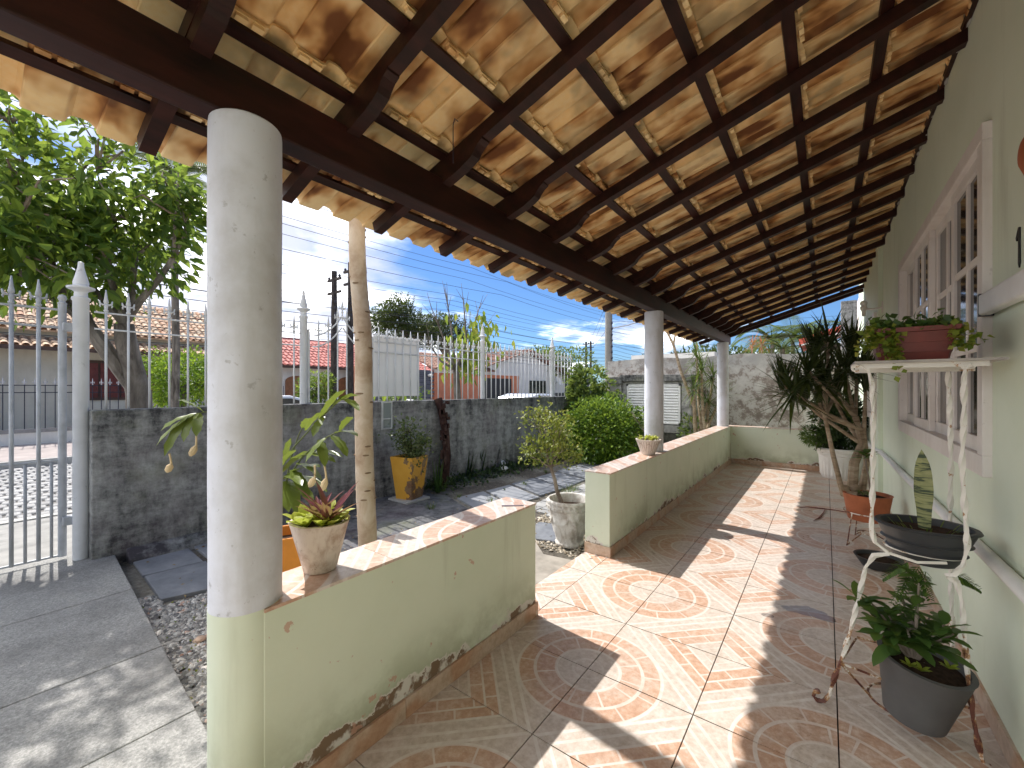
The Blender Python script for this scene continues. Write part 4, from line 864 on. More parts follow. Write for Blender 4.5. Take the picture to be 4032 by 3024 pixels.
m = MB(); m.box(-20.5, -20.42, 23.6, 27.2, -.2, 2.2); m.build('garage_door', plain('dark_garage', (.03, .03, .03), .5), hC); m = MB(); m.box(-20.46, -20.4, 29.8, 32.4, 1.0, 2.1); m.build('window', MT['glass'], hC); m = MB(); m.box(-20.52, -20.38, 28.25, 36, 1.15 - 1.2, 1.0); m.build('dado', plain('dado_grey', (.10, .10, .09), .8), hC)
m = MB(); m.box(-21.4, -20.9, 36.5, 44, -.2, 2.6); m.build('side_wing', stoned, hC)
t = thing('satellite_dish', (-19.8, 33.5, 2.0), 'small pale satellite dish on the far house front', 'dish'); m = MB(); m.lathe([(.01, 0), (.25, .05), (.5, .18)], (0, 0, 0), 16, cap=False); o = link('dish', m.mesh('dish', mat=wallw, smooth=True), t, (-19.8, 33.5, 2.0), Matrix.Rotation(R(60), 3, 'Y')); m = MB(); m.tube([(-20.4, 33.5, 1.7), (-19.85, 33.5, 2.0)], .03, 6); m.build('bracket', MT['gate'], t)
# neighbour's red awning roof beyond the boundary wall
p0 = onY(1735, 745, 15.0); p1 = onY(1832, 715, 15.0)
t = thing('neighbour_shed', ((p0.x + p1.x) / 2, 15.6, -.2), 'small red roofed shed peeking over the peeling boundary wall', 'shed')
m = MB(); m.prism([(p0.x - .1, p0.z - .02), (p1.x, p1.z + .1), (p1.x, p1.z + .22), (p0.x - .1, p0.z + .16)], 'y', 14.9, 17.5); m.build('roof', plain('awning_red', (.52, .10, .06), .6), t); m = MB(); m.box(p0.x + .1, p1.x - .05, 15.2, 17.4, -.2, p0.z); m.build('wall', plain('shed_shade', (.05, .045, .03), .8), t); m = MB(); m.obox(((p0.x + p1.x) / 2, 14.88, (p0.z + p1.z) / 2 + .0), (p1 - p0).normalized(), (0, 1, 0), (p1 - p0).normalized().cross(Vector((0, 1, 0))), (p1 - p0).length + .1, .03, .05); m.build('fascia', wallw, t)  # near-black wall colour stands in for the shade under the red roof
hN = thing('neighbour_house', (2.2, 16, -.2), 'pale pink neighbouring house end behind the boundary wall', 'house'); p = onY(1862, 640, 12.4)
m = MB(); m.box(p.x - .05, 3.5, 12.4, 22, -.2, p.z); m.build('wall', plain('pale_pink', (.66, .56, .52), .8, .2, .15), hN); m = MB(); m.box(p.x - .38, p.x - .1, 12.1, 12.4, -.2, p.z - .12); m.build('pier', MT['conc2'], hN)
p0, p1 = onY(1400, 772, 24), onY(1500, 760, 24); m = MB(); m.box(p0.x - 1, p1.x + 1, 24, 30, -.2, p0.z + .15); o = m.build('far_building', wallw); tag(o, 'low pale flat roofed building far behind the boundary wall', 'building')

# ================================================================== vehicles
def car(x, y, flip, label):
    t = thing('parked_car', (x, y, -.25), label, 'car'); z = -.25; s = -1 if flip else 1
    P = lambda dy, dz: (y + s * dy, z + dz)
    body = [P(-1.85, .30), P(-1.9, .62), P(-1.78, .92), P(-1.1, .98), P(.55, .98), P(1.55, .86), P(1.9, .62), P(1.9, .30)]
    cab_ = [P(-1.72, .95), P(-1.42, 1.38), P(-.9, 1.48), P(.0, 1.47), P(.35, 1.38), P(1.0, .95)]
    if flip: body, cab_ = body[::-1], cab_[::-1]
    paint = plain('car_white', (.75, .77, .80), .2, .6, .03)
    m = MB(); m.prism(body, 'x', x - .82, x + .82); m.build('body', paint, t, bevel=.06); m = MB(); m.prism(cab_, 'x', x - .70, x + .70); m.build('cabin', paint, t, bevel=.06)
    win = [P(-1.40, 1.02), P(-1.25, 1.32), P(-.85, 1.40), P(.0, 1.39), P(.28, 1.32), P(.75, 1.02)]
    for sx in (-1, 1): m = MB(); m.prism(win, 'x', x + sx * .705, x + sx * .712) if sx > 0 else m.prism(win, 'x', x - .712, x - .705); m.build('side_window', MT['glass'], t)
    a, b = P(.36, 1.36), P(.98, .97); m = MB(); m.add([(x - .62, a[0] + s * .03, a[1] + .02), (x + .62, a[0] + s * .03, a[1] + .02), (x + .66, b[0] + s * .03, b[1] + .02), (x - .66, b[0] + s * .03, b[1] + .02)], [(0, 1, 2, 3)]); m.build('windscreen', plain('windscreen', (.35, .42, .5), .1, .7), t)
    for dy in (-1.2, 1.22):
        for sx in (-.74, .74): c = P(dy, .30); m = MB(); m.lathe([(.06, -.09), (.28, -.09), (.31, -.05), (.31, .05), (.28, .09), (.06, .09)], (0, 0, 0), 18); w_ = link('wheel', m.mesh('wheel', mat=MT['blackpot'], smooth=True), t, (x + sx, c[0], c[1]), Matrix.Rotation(R(90), 3, 'Y'))
    for sx in (-.6, .6): c = P(1.86, .68); m = MB(); m.box(x + sx - .14, x + sx + .14, min(c[0], c[0] + s * .06), max(c[0], c[0] + s * .06), c[1] - .07, c[1] + .07); m.build('headlight', MT['meterglass'], t)
    return t
car(-12.4, 5.55, False, 'white parked car half hidden behind the thick column')
car(-8.6, 13.0, False, 'white parked car with just its roof above the wall near the corner shrub')
t = thing('motorbike', (-8.0, 6.1, -.25), 'black and white motorbike parked behind the fence below the white board', 'motorbike'); z = -.25; bx = -8.0
for y in (5.45, 6.75):
    m = MB(); m.lathe([(.20, -.04), (.28, -.05), (.31, 0), (.28, .05), (.20, .04)], (0, 0, 0), 18, cap=False); link('wheel', m.mesh('wheel', mat=MT['blackpot'], smooth=True), t, (bx, y, z + .31), Matrix.Rotation(R(90), 3, 'Y'))
m = MB(); m.prism([(5.3, z + .75), (5.5, z + .62), (6.2, z + .45), (6.55, z + .6), (6.5, z + .95), (6.2, z + 1.0), (5.9, z + .82), (5.35, z + .88)], 'x', bx - .12, bx + .12); m.build('body', MT['darkiron'], t, bevel=.03)
m = MB(); m.tube([(bx, 6.75, z + .31), (bx, 6.5, z + 1.15)], .04, 8); m.build('fork', MT['gate'], t, smooth=True); m = MB(); m.tube([(bx - .38, 6.38, z + 1.22), (bx - .15, 6.5, z + 1.2), (bx + .15, 6.5, z + 1.2), (bx + .38, 6.38, z + 1.22)], .018, 8); m.build('handlebar', MT['darkiron'], t, smooth=True)
m = MB(); m.prism([(6.45, z + .95), (6.68, z + 1.0), (6.72, z + 1.25), (6.58, z + 1.42), (6.48, z + 1.3)], 'x', bx - .16, bx + .16); m.build('fairing', plain('bike_white', (.75, .75, .75), .3, .5, .05), t, bevel=.03)
for sx in (-.3, .3): m = MB(); m.tube([(bx + sx, 6.42, z + 1.22), (bx + sx * 1.2, 6.42, z + 1.42)], .010, 6); m.lathe([(.0, -.05), (.06, -.02), (.065, .02), (.0, .05)], (bx + sx * 1.25, 6.42, z + 1.46), 10, sy=.4, cap=False); m.build('mirror', MT['darkiron'], t, smooth=True)
m = MB(); m.prism([(5.25, z + .86), (5.3, z + .80), (6.0, z + .80), (6.05, z + .88), (5.6, z + .92)], 'x', bx - .14, bx + .14); m.build('seat', MT['blackpot'], t, bevel=.02)
# ================================================================== plants
def at(x, y, t): return CP + ray(x, y) * t
LM = dict(tree=leafmat('tree_leaf', (.020, .065, .016), (.075, .16, .026), (.25, .33, .045), .55), hedge=leafmat('hedge_leaf', (.025, .075, .010), (.08, .17, .016), (.22, .32, .03), .38), dark=leafmat('dark_leaf', (.010, .026, .010), (.022, .048, .016), (.045, .08, .022), .2),
    mango=leafmat('mango_leaf', (.008, .022, .006), (.018, .045, .010), (.04, .075, .016), .2), drac=leafmat('dracaena_leaf', (.010, .022, .008), (.024, .045, .013), (.06, .085, .022), .22), drac2=leafmat('dracaena_light', (.03, .06, .015), (.055, .095, .02), (.12, .15, .04), .3),
    urn=leafmat('small_leaf', (.10, .14, .025), (.19, .22, .035), (.31, .30, .07), .35), jade=leafmat('jade_leaf', (.04, .07, .025), (.09, .125, .04), (.20, .22, .09), .3), corner=leafmat('big_leaf', (.035, .075, .03), (.09, .15, .04), (.26, .31, .06), .35),
    epi=leafmat('strap_leaf', (.06, .10, .02), (.12, .16, .03), (.22, .25, .06), .3, .3), lime=leafmat('lime_leaf', (.30, .38, .04), (.45, .50, .07), (.60, .58, .20), .4), purple=leafmat('purple_leaf', (.12, .02, .045), (.22, .035, .08), (.32, .10, .14), .35),
    pot=leafmat('pot_leaf', (.025, .07, .018), (.06, .13, .03), (.15, .24, .045), .32), palm=leafmat('palm_leaf', (.02, .045, .012), (.05, .085, .02), (.13, .15, .03), .3), trail=leafmat('trailing_leaf', (.10, .17, .02), (.20, .26, .03), (.34, .34, .05), .35), yellow=leafmat('yellowing_leaf', (.08, .15, .02), (.15, .22, .03), (.32, .31, .05), .42),
    grass=leafmat('grass_blade', (.05, .09, .02), (.09, .14, .03), (.20, .21, .07), .3), red=leafmat('red_leaf', (.25, .05, .03), (.38, .10, .05), (.45, .25, .08), .3))
BK = dict(grey=m_bark('grey_bark', (.06, .05, .042), (.16, .14, .12), (.28, .25, .22)), tan=m_bark('tan_bark', (.36, .25, .165), (.52, .41, .30), (.62, .53, .42), (5, 5, 5), .25), dark=m_bark('dark_bark', (.02, .012, .01), (.06, .03, .025), (.13, .08, .065)), twig=m_bark('twig_bark', (.12, .09, .07), (.25, .20, .16), (.38, .33, .28)), drac=m_bark('cane_bark', (.20, .14, .09), (.33, .25, .17), (.46, .38, .28), (6, 6, 22), .3))
def along(pts, n): return [Vector(p) for p in pts]
# --- broad-leaved street tree left of the column
t = thing('street_tree', onX(305, 872, -6.25) * 1.0, 'leafy street tree with forked rough trunk behind the gate post', 'tree'); rr = random.Random(11); tips = []
b = onX(308, 880, -6.25); b.z = -.12; f1 = onX(268, 700, -6.2); m = MB()
m.tube([b, onX(300, 850, -6.25), onX(285, 790, -6.25), onX(272, 735, -6.2), f1], [.13, .115, .10, .095, .085], 10)
f2 = onX(186, 700, -6.35); m.tube([onX(300, 850, -6.25), onX(262, 800, -6.3), onX(225, 750, -6.3), f2, onX(182, 680, -6.4)], [.085, .08, .075, .07, .06], 9)
for tgt in [(240, 560, -6.2), (300, 520, -6.0), (340, 560, -6.3), (200, 600, -6.6), (270, 600, -6.7)]:
    e = onX(*tgt); d = e - f1; grow(m, f1, d, d.length, .045, 2, tips, rr, .55, .30, (2, 4), .72)
for tgt in [(130, 560, -6.3), (60, 600, -6.2), (150, 500, -6.6)]:
    e = onX(*tgt); d = e - f2; grow(m, f2, d, d.length, .04, 2, tips, rr, .55, .30, (2, 4), .72)
m.build('trunk', BK['grey'], t, smooth=True)
rg = np.random.default_rng(21); C = np.array(onX(150, 440, -6.3)); rad = np.array([.85, 1.05, 1.30]); P = []; Dd = []
cl = [(C + sph(1, rg)[0] * rad * rg.uniform(.45, 1.0), rg.uniform(.22, .40)) for _ in range(66)]
cl = [(c, s_) for c, s_ in cl if not (c[2] < 2.5 and c[1] > C[1] + .6)] + [(np.array(p), .22) for p, d, k in tips if np.linalg.norm((np.array(p) - C) / rad) < 1.1]
for c, s_ in cl:
    k = int(26 * s_ / .3); q_ = c + rg.normal(0, s_ * .5, (k, 3)); P.append(q_); Dd.append((q_ - c) / s_ * .8 + (c - C) * .5 + np.array([0, 0, -.35]))
P, Dd = np.concatenate(P), np.concatenate(Dd); ok = np.linalg.norm((P - C) / (rad * 1.12), axis=1) < 1.0; leafcloud('crown', P[ok], Dd[ok], .145, .50, LM['tree'], t, rng=rg)
m = MB()
for c, s_ in cl[:70]:
    e = Vector(c); s0 = min((Vector(p) for p, d, k in tips), key=lambda v: (v - e).length); m.tube([s0, (s0 + e) / 2 + Vector((rr.gauss(0, .05), rr.gauss(0, .05), .05)), e], [.014, .010, .005], 5)
m.build('branches', BK['twig'], t, smooth=True, kind='stuff')
# --- palms
def palm(base, top, nf, fl, label, name='palm_tree', mat=None, seed=1, r=.09, tilt=(.2, 1.0), lf=.34, group=None):
    rr = random.Random(seed); t = thing(name, base, label, 'palm', group); base, top = Vector(base), Vector(top); m = MB()
    m.tube([base, base * .6 + top * .4 + Vector((.05, .03, 0)), top], [r * 1.2, r, r * .8], 8); m.build('trunk', BK['grey'], t, smooth=True)
    for k in range(nf):
        a = 2 * math.pi * k / nf + rr.uniform(-.25, .25); d = Vector((math.cos(a), math.sin(a), rr.uniform(*tilt))).normalized(); p = top.copy(); pts = [p.copy()]; n = 14; L = fl * rr.uniform(.8, 1.1); m = MB()
        for i in range(n):
            p = p + d * L / n; pts.append(p.copy()); d = (d - UP * (.05 + .14 * i / n)).normalized()
            sd = d.cross(UP).normalized(); ll = lf * fl * math.sin(math.pi * (i + 1.5) / (n + 2)) ** .6
            for sg in (-1, 1):
                for h in (0, .5): m.blade(p - d * L / n * h, sd * sg + d * .75 + UP * .1, ll, .035 * fl / 1.5, 1.1, 3, .1)
        m.tube(pts, [.022 * (1 - .8 * i / n) for i in range(n + 1)], 5); m.build('frond', mat or LM['palm'], t, smooth=True)
    return t
pt = onX(374, 378, -9.2); palm((pt.x, pt.y, -.12), pt, 13, 1.0, 'thin feathery palm whose fronds hang beside the thick column', seed=3, r=.06, tilt=(-.1, .8))
for i, (x, y, t_, fl) in enumerate([(1668, 722, 19, 1.9), (1712, 716, 21, 2.2), (1745, 730, 18, 1.8), (1690, 742, 16, 1.3)]):
    q = at(x, y + 12, t_); palm((q.x, q.y, -.2), q, 13, fl, 'green feathery palm behind the peeling boundary wall', seed=20 + i, r=.1, tilt=(.1, 1.3), group='palms behind the boundary wall')
# --- tan trunk tree in the garden
b = Vector((-2.80, 1.9, -.14)); pts = [b] + [onX(x, y, -2.80) for x, y in [(793, 1150), (790, 1000), (785, 850), (782, 720), (776, 600), (772, 480), (770, 330)]]; pts += [pts[-1] + Vector((.0, .02, .6)), pts[-1] + Vector((.02, .05, 1.3))]
t = thing('slender_tree', b, 'slender tan tree trunk with leaf scars just outside the low wall', 'tree'); m = MB(); full_ = []; rads = []
for i in range(len(pts) - 1):
    for k in range(8):
        u = (i + k / 8); full_.append(pts[i].lerp(pts[i + 1], k / 8) + Vector((.006 * math.sin(u * 2.1), .006 * math.cos(u * 1.7), 0))); rads.append((.072 - .020 * u / 9) * (1 + .035 * math.sin(u * 9.5) ** 8 + .012 * math.sin(u * 5)))
m.tube(full_, rads, 16); tr = m.build('trunk', BK['tan'], t, smooth=True); rr = random.Random(5); scar = MB(); scar.lathe([(.001, .004), (.008, .005), (.013, .002), (.015, -.002)], (0, 0, 0), 8, sx=1.7, sy=.45, cap=False); scar = scar.mesh('leaf_scar', mat=m_bark('scar', (.16, .10, .06), (.22, .15, .09), (.30, .21, .14)))
for k in range(46):
    i = rr.randint(2, 52); c = full_[i]; a = rr.uniform(0, 6.28); d = Vector((math.cos(a), math.sin(a), 0)); rot = d.to_track_quat('Z', 'Y').to_matrix() @ rz(math.pi / 2 if False else 0); link('leaf_scar', scar, tr, c + d * (rads[i] + .0005), rot)
rg = np.random.default_rng(8); tips = []; m = MB()
for k in range(5): a = k * 1.26; grow(m, pts[-1], (math.cos(a), math.sin(a), 1.1), .7, .03, 1, tips, rr)
m.build('limbs', BK['tan'], t, smooth=True); P = np.concatenate([np.array(p) + rg.normal(0, .25, (60, 3)) for p, d, k in tips]); leafcloud('crown', P, rg.normal(0, 1, P.shape), .14, .5, LM['tree'], t, rng=rg)
# --- bare branched tree with yellowing leaves behind the fence
b = onX(985, 862, -6.0); b.z = -.12; t = thing('bare_tree', b, 'half bare tree with yellowing leaves behind the white fence', 'tree'); rr = random.Random(31); m = MB(); tips = []
f1 = onX(985, 800, -6.0); m.tube([b, onX(988, 860, -6.0), f1], [.085, .075, .065], 9)
for tgt in [(930, 660, -6.0), (965, 640, -6.1), (1000, 640, -5.9), (1040, 650, -6.0), (960, 730, -6.2), (1020, 720, -5.9), (925, 740, -6.0), (1050, 700, -6.1)]:
    e = onX(*tgt); d = e - f1; mid = f1 + d * .45 + Vector((rr.gauss(0, .06), rr.gauss(0, .08), -.05)); m.tube([f1, mid, e], [.032, .02, .006], 6)
    for k in range(7):
        s0 = mid.lerp(e, rr.uniform(0, 1)); e2 = s0 + (d.normalized() + Vector((rr.gauss(0, .35), rr.gauss(0, .35), .5))).normalized() * rr.uniform(.2, .5); m.tube([s0, e2], [.007, .003], 4); tips.append((e2, d, 0))
m.build('trunk', BK['grey'], t, smooth=True)
rg = np.random.default_rng(4); c1, c2 = np.array(onX(1030, 735, -6.0)), np.array(onX(1000, 770, -6.0)); P = np.concatenate([c1 + rg.normal(0, 1, (210, 3)) * np.array([.22, .30, .28]), c2 + rg.normal(0, 1, (120, 3)) * np.array([.2, .22, .22]), np.array(onX(850, 830, -6.0)) + rg.normal(0, .12, (14, 3))])
leafcloud('foliage', P, np.tile([0, .1, -1.0], (len(P), 1)), .19, .45, LM['yellow'], t, jit=.35, rng=rg)
# --- dark old trunk against the wall
b = onX(958, 1035, FX + .10); b.z = GZ - .03; t = thing('old_trunk', b, 'dark peeling old trunk leaning against the mossy wall', 'trunk'); m = MB(); m.tube([b, onX(966, 985, FX + .10), onX(962, 930, FX + .08), onX(952, 880, FX + .07), onX(946, 862, FX + .02)], [.075, .062, .06, .058, .07], 10); rr = random.Random(2)
for k in range(30): c = onX(958 - rr.uniform(-6, 10), rr.uniform(865, 1015), FX + .10); m.obox(c + Vector((.05, 0, 0)), (1, 0, 0), (0, 1, .1), (0, -.1, 1), .03, rr.uniform(.03, .06), rr.uniform(.04, .09))
m.build('bark', BK['dark'], t, smooth=False)
# --- mango tree and other far greenery
def bushy(name, c, rad, n, leaf, mat, label, cat, seed, trunk_to=None, wr=.4, group=None, lumps=40, small=True, tr=.2):
    rg = np.random.default_rng(seed); c = np.array(c); rad = np.array(rad); base = (c[0], c[1], trunk_to if trunk_to is not None else c[2] - rad[2]); t = thing(name, base, label, cat, group)
    L = [(sph(1, rg)[0] * rg.uniform(.62, .95), rg.uniform(.22, .42)) for _ in range(lumps)]; P = []; D_ = []
    for lc, ls in L:
        v = sph(n // lumps, rg); q_ = lc + v * ls * rg.uniform(.75, 1.05, (len(v), 1)); P.append(c + q_ * rad); D_.append(v * .9 + lc * .6)
    m = MB(); rr = random.Random(seed); tb = Vector(base); m.tube([tb, tb.lerp(Vector(c), .55), Vector(c)], [tr, tr * .8, tr * .6], 8)
    for lc, ls in L[:18]: m.tube([tb.lerp(Vector(c), .7), Vector(c + lc * rad * .8)], [tr * .35, tr * .1], 5)
    m.build('trunk', BK['grey'], t, smooth=True); leafcloud('crown', np.concatenate(P), np.concatenate(D_), leaf, wr, mat, t, small=small, rng=rg, jit=.45); return t
bushy('mango_tree', at(880, 698, 36), (2.9, 2.9, 1.8), 12000, .26, LM['mango'], 'big dark dense tree rising behind the roofs across the street', 'tree', 1, -.2, .35, lumps=60, tr=.35)
bushy('mango_tree', at(960, 722, 40), (2.4, 2.4, 1.5), 5000, .28, LM['mango'], 'smaller dark tree beside the big dense tree across the street', 'tree', 2, -.2, .35, tr=.3)
bushy('topiary', onX(397, 818, -15.0), (.86, .90, .84), 6500, .10, leafmat('topiary_leaf', (.06, .15, .012), (.16, .30, .02), (.36, .48, .04), .45), 'round clipped bright green bush before the cream house', 'bush', 3, -.12, .55, tr=.08, lumps=70)
bushy('street_shrub', onX(683, 838, -16.3), (.5, .75, .75), 2200, .13, LM['tree'], 'loose green shrub in front of the red roofed house', 'shrub', 5, -.12, .4, tr=.05)
bushy('street_shrub', onX(862, 860, -6.6), (.28, .5, .35), 900, .07, LM['hedge'], 'small bright shrub peeping over the wall under the white board', 'shrub', 6, -.1, .5, tr=.03)
bushy('far_tree', at(1210, 790, 42), (3.4, 3.4, 1.9), 4200, .35, LM['corner'], 'distant green tree seen over the fence end', 'tree', 7, -.2, .4, tr=.2)
for i, (x, t_, rx) in enumerate([(1560, 48, 8), (1640, 60, 10), (520, 60, 9)]): bushy('far_tree', at(x, 805, t_), (rx, rx, 2.6), 3500, .6, LM['mango'], ['distant treetops beyond the grey wall beside the far column', 'hazy distant trees behind the palms', 'distant tree line hidden behind the street houses'][i], 'tree', 60 + i, -.2, .4, tr=.25)
# --- hedge ball and corner shrub in the garden
bushy('hedge_bush', (-3.75, 8.25, .47), (.84, .84, .70), 13500, .078, LM['hedge'], 'large rounded glossy green hedge bush beside the garden path', 'bush', 9, GZ, .58, lumps=110, tr=.05)
bushy('corner_shrub', (-4.55, 9.25, 1.20), (.50, .50, .80), 2300, .15, LM['corner'], 'tall shrub with large variegated leaves behind the hedge bush', 'shrub', 10, GZ, .62, lumps=40, small=False, tr=.03)
# --- urn with little tree
U = Vector((-2.03, 3.66, GZ)); urn = thing('urn', U, 'white relief-moulded urn standing by the gap between the low walls', 'urn')
urnm = m_white('urn_plaster', (.70, .68, .64), (.34, .29, .24), .75, .8, 4.0)
def ufn(r, z, th, i):
    k = 0
    if .36 < z < .41: k = .012 * (math.sin(th * 26 + z * 90))
    elif .10 < z < .33: k = .010 * max(0, math.sin(th * 6)) * math.sin((z - .1) * 13.6) + .006 * math.sin(th * 18 + z * 40) * (math.sin(th * 6) > 0) + .010 * (abs(z - (.29 - .07 * abs(math.sin(th * 3)))) < .018)
    elif z < .09: k = .005 * math.sin(th * 16 + z * 60)
    return r + k
prof = [(.135, 0), (.14, .02), (.128, .04), (.132, .06), (.138, .085)] + [(.145 + .05 * ((z - .1) / .24) ** .8, z) for z in np.linspace(.10, .345, 14)] + [(.205, .352), (.218, .362), (.222, .385), (.218, .408), (.224, .418), (.226, .435), (.215, .45), (.200, .446), (.190, .42), (.180, .36), (0.02, .352)]
m = MB(); m.lathe(prof, U, 96, fn=ufn); m.build('bowl', urnm, urn, smooth=True)
m = MB(); m.lathe([(.186, .36), (.10, .372), (.0, .378)], U, 20, cap=False); m.build('soil', MT['dirt'], urn)
b = U + Vector((-.06, -.02, .36)); t = thing('potted_tree', b, 'small tree with pale yellow-green leaves growing in the white urn', 'tree'); rr = random.Random(6); m = MB(); tips = []; td = 4.15
f1 = at(1190, 1010, td); m.tube([b, at(1203, 1060, td), at(1198, 1035, td), f1], [.024, .020, .017, .015], 8)
for tgt in [(1160, 960), (1150, 910), (1175, 900), (1205, 930), (1222, 960), (1240, 990), (1165, 985), (1195, 960), (1180, 930), (1230, 940), (1145, 985)]:
    e = at(*tgt, td + rr.uniform(-.18, .18)); d = e - f1; grow(m, f1, d, d.length * .8, .008, 1, tips, rr, .5, .3, (2, 3), .55, 5)
m.build('trunk', BK['twig'], t, smooth=True); rg = np.random.default_rng(6); P = []; D_ = []
for p, d, k in tips: q_ = np.array(p) + rg.normal(0, .05, (26, 3)); P.append(q_); D_.append(np.tile(np.array(d), (26, 1)) + rg.normal(0, .4, (26, 3)))
leafcloud('foliage', np.concatenate(P), np.concatenate(D_), .040, .55, LM['urn'], t, small=True, rng=rg)
# --- planters: square tapered
def planter(c, s0, s1, h, ang, mat, label, name='planter'):
    t = thing(name, c, label, 'planter'); c = Vector(c); ca = [Vector((math.cos(ang + k * math.pi / 2), math.sin(ang + k * math.pi / 2), 0)) for k in range(4)]; m = MB(); e = .02
    ring = lambda s_, z: [c + v * s_ * .7071 + UP * z for v in ca]
    vs = ring(s0, 0) + ring(s1, h) + ring(s1 - 2 * e, h) + ring(s1 - 2 * e - .02, h - .08); m.add(vs, [(3, 2, 1, 0)] + [(a * 4 + i, a * 4 + (i + 1) % 4, a * 4 + 4 + (i + 1) % 4, a * 4 + 4 + i) for a in range(3) for i in range(4)]); m.build('body', mat, t, bevel=.006)
    m = MB(); m.add(ring(s1 - 2 * e - .005, h - .06), [(0, 1, 2, 3)]); m.build('soil', MT['dirt'], t); return t
ym = M('flaking_yellow', .55, .4); n = ym.noise(6, 7, .65); k = ym.noise(2.2, 3); x_, y_, z_ = ym.xyz(ym.pos()); side = (x_ + y_ * .4).ss(-3.12, -3.02); fl = (n * .7 + k * .5 + side * .10 - z_ * .10); ym.color(ym.mix(fl.ss(.655, .68), ym.ramp(ym.noise(3, 4), (.3, (.52, .25, .02)), (.7, (.62, .34, .05))), ym.ramp(n, (.4, (.10, .03, .02)), (.6, (.22, .14, .07))))); ym = ym.mat
YP = Vector((-4.62, 3.80, GZ)); planter(YP, .25, .37, .60, math.atan2(-YP.y, -YP.x) + .12, ym, 'tall tapered yellow planter with flaking paint by the mossy wall')
m = MB(); m.box(-4.83, -4.42, 3.6, 4.0, GZ - .01, GZ + .025); o = m.build('paving_stone', MT['paver'], bevel=.006); tag(o, 'flat grey stone under the yellow planter', 'stone')
c = YP + UP * .56; t = thing('jade_bush', c, 'small-leaved wiry bush growing in the yellow planter', 'bush'); rr = random.Random(14); m = MB(); tips = []
for tgt in [(880, 930), (892, 912), (898, 940), (868, 955), (912, 950), (905, 985), (885, 960), (895, 1000)]: e = at(*tgt, 5.85 + rr.uniform(-.12, .12)); d = e - c; grow(m, c, d, d.length * .75, .007, 1, tips, rr, .6, .2, (3, 4), .5, 5)
m.build('stems', BK['dark'], t, smooth=True); rg = np.random.default_rng(12); P = np.concatenate([np.array(p) + rg.normal(0, .055, (20, 3)) for p, d, k in tips]); leafcloud('foliage', P, rg.normal(0, 1, P.shape), .045, .7, LM['jade'], t, small=True, rng=rg)
OP = at(596, 1100, 2.62); OP = Vector((OP.x - .02, OP.y + .02, GZ)); planter(OP, .22, .30, .62, .3, plain('orange_planter', (.60, .22, .03), .6, .3, .2, 6), 'orange planter tucked behind the thick column')
# --- strap leaved cactus plant behind the column
c = OP + UP * .58; t = thing('strap_plant', c, 'arching strap-leaved orchid cactus with withered tan blooms around the column', 'plant'); rr = random.Random(9)
wavy = lambda u: (math.sin(math.pi * min(1, u * .95 + .05)) ** .55) * (1 + .12 * math.sin(u * 34))
stemm = plain('green_stem', (.10, .12, .04), .6); flm = plain('withered_bloom', (.60, .46, .27), .8, .2, .25, 20)
def stem(pts, r=.006): m = MB(); m.tube(pts, [r * (1 - .5 * i / len(pts)) for i in range(len(pts))], 6); m.build('stem', stemm, t, smooth=True)
def leaf(p, tgt, w, droop=.9, seg=9):
    p, tgt = Vector(p), Vector(tgt); d = tgt - p; L = d.length; d = d.normalized() + UP * droop * .38; m = MB(); m.blade(p, d, L * 1.08, w, droop, seg, .22, wavy, wave=.05, twist=rr.uniform(-.5, .5)); m.build('leaf', LM['epi'], t, smooth=True, origin=p)
def bloom(a, b_):
    a, b_ = Vector(a), Vector(b_); m = MB(); mid = a.lerp(b_, .55) + Vector((.015, .01, 0)); m.tube([a, a.lerp(b_, .25) + Vector((.008, .005, 0)), mid], [.006, .005, .006], 6); m.tube([mid, mid.lerp(b_, .35), mid.lerp(b_, .75), b_], [.006, .018, .017, .006], 8); m.build('withered_bloom', flm, t, smooth=True, origin=a)
s1 = [c, at(600, 1010, 2.6), at(640, 960, 2.55), at(690, 905, 2.5), at(730, 868, 2.45), at(748, 853, 2.4)]; stem(s1); s2 = [c, at(620, 1035, 2.5), at(655, 985, 2.42), at(695, 950, 2.35), at(735, 930, 2.3)]; stem(s2); s3 = [c, at(560, 960, 2.55), at(500, 890, 2.5), at(455, 888, 2.45), at(425, 893, 2.42)]; stem(s3); s4 = [c, at(625, 1000, 2.7), at(645, 940, 2.75), at(655, 920, 2.75)]; stem(s4)
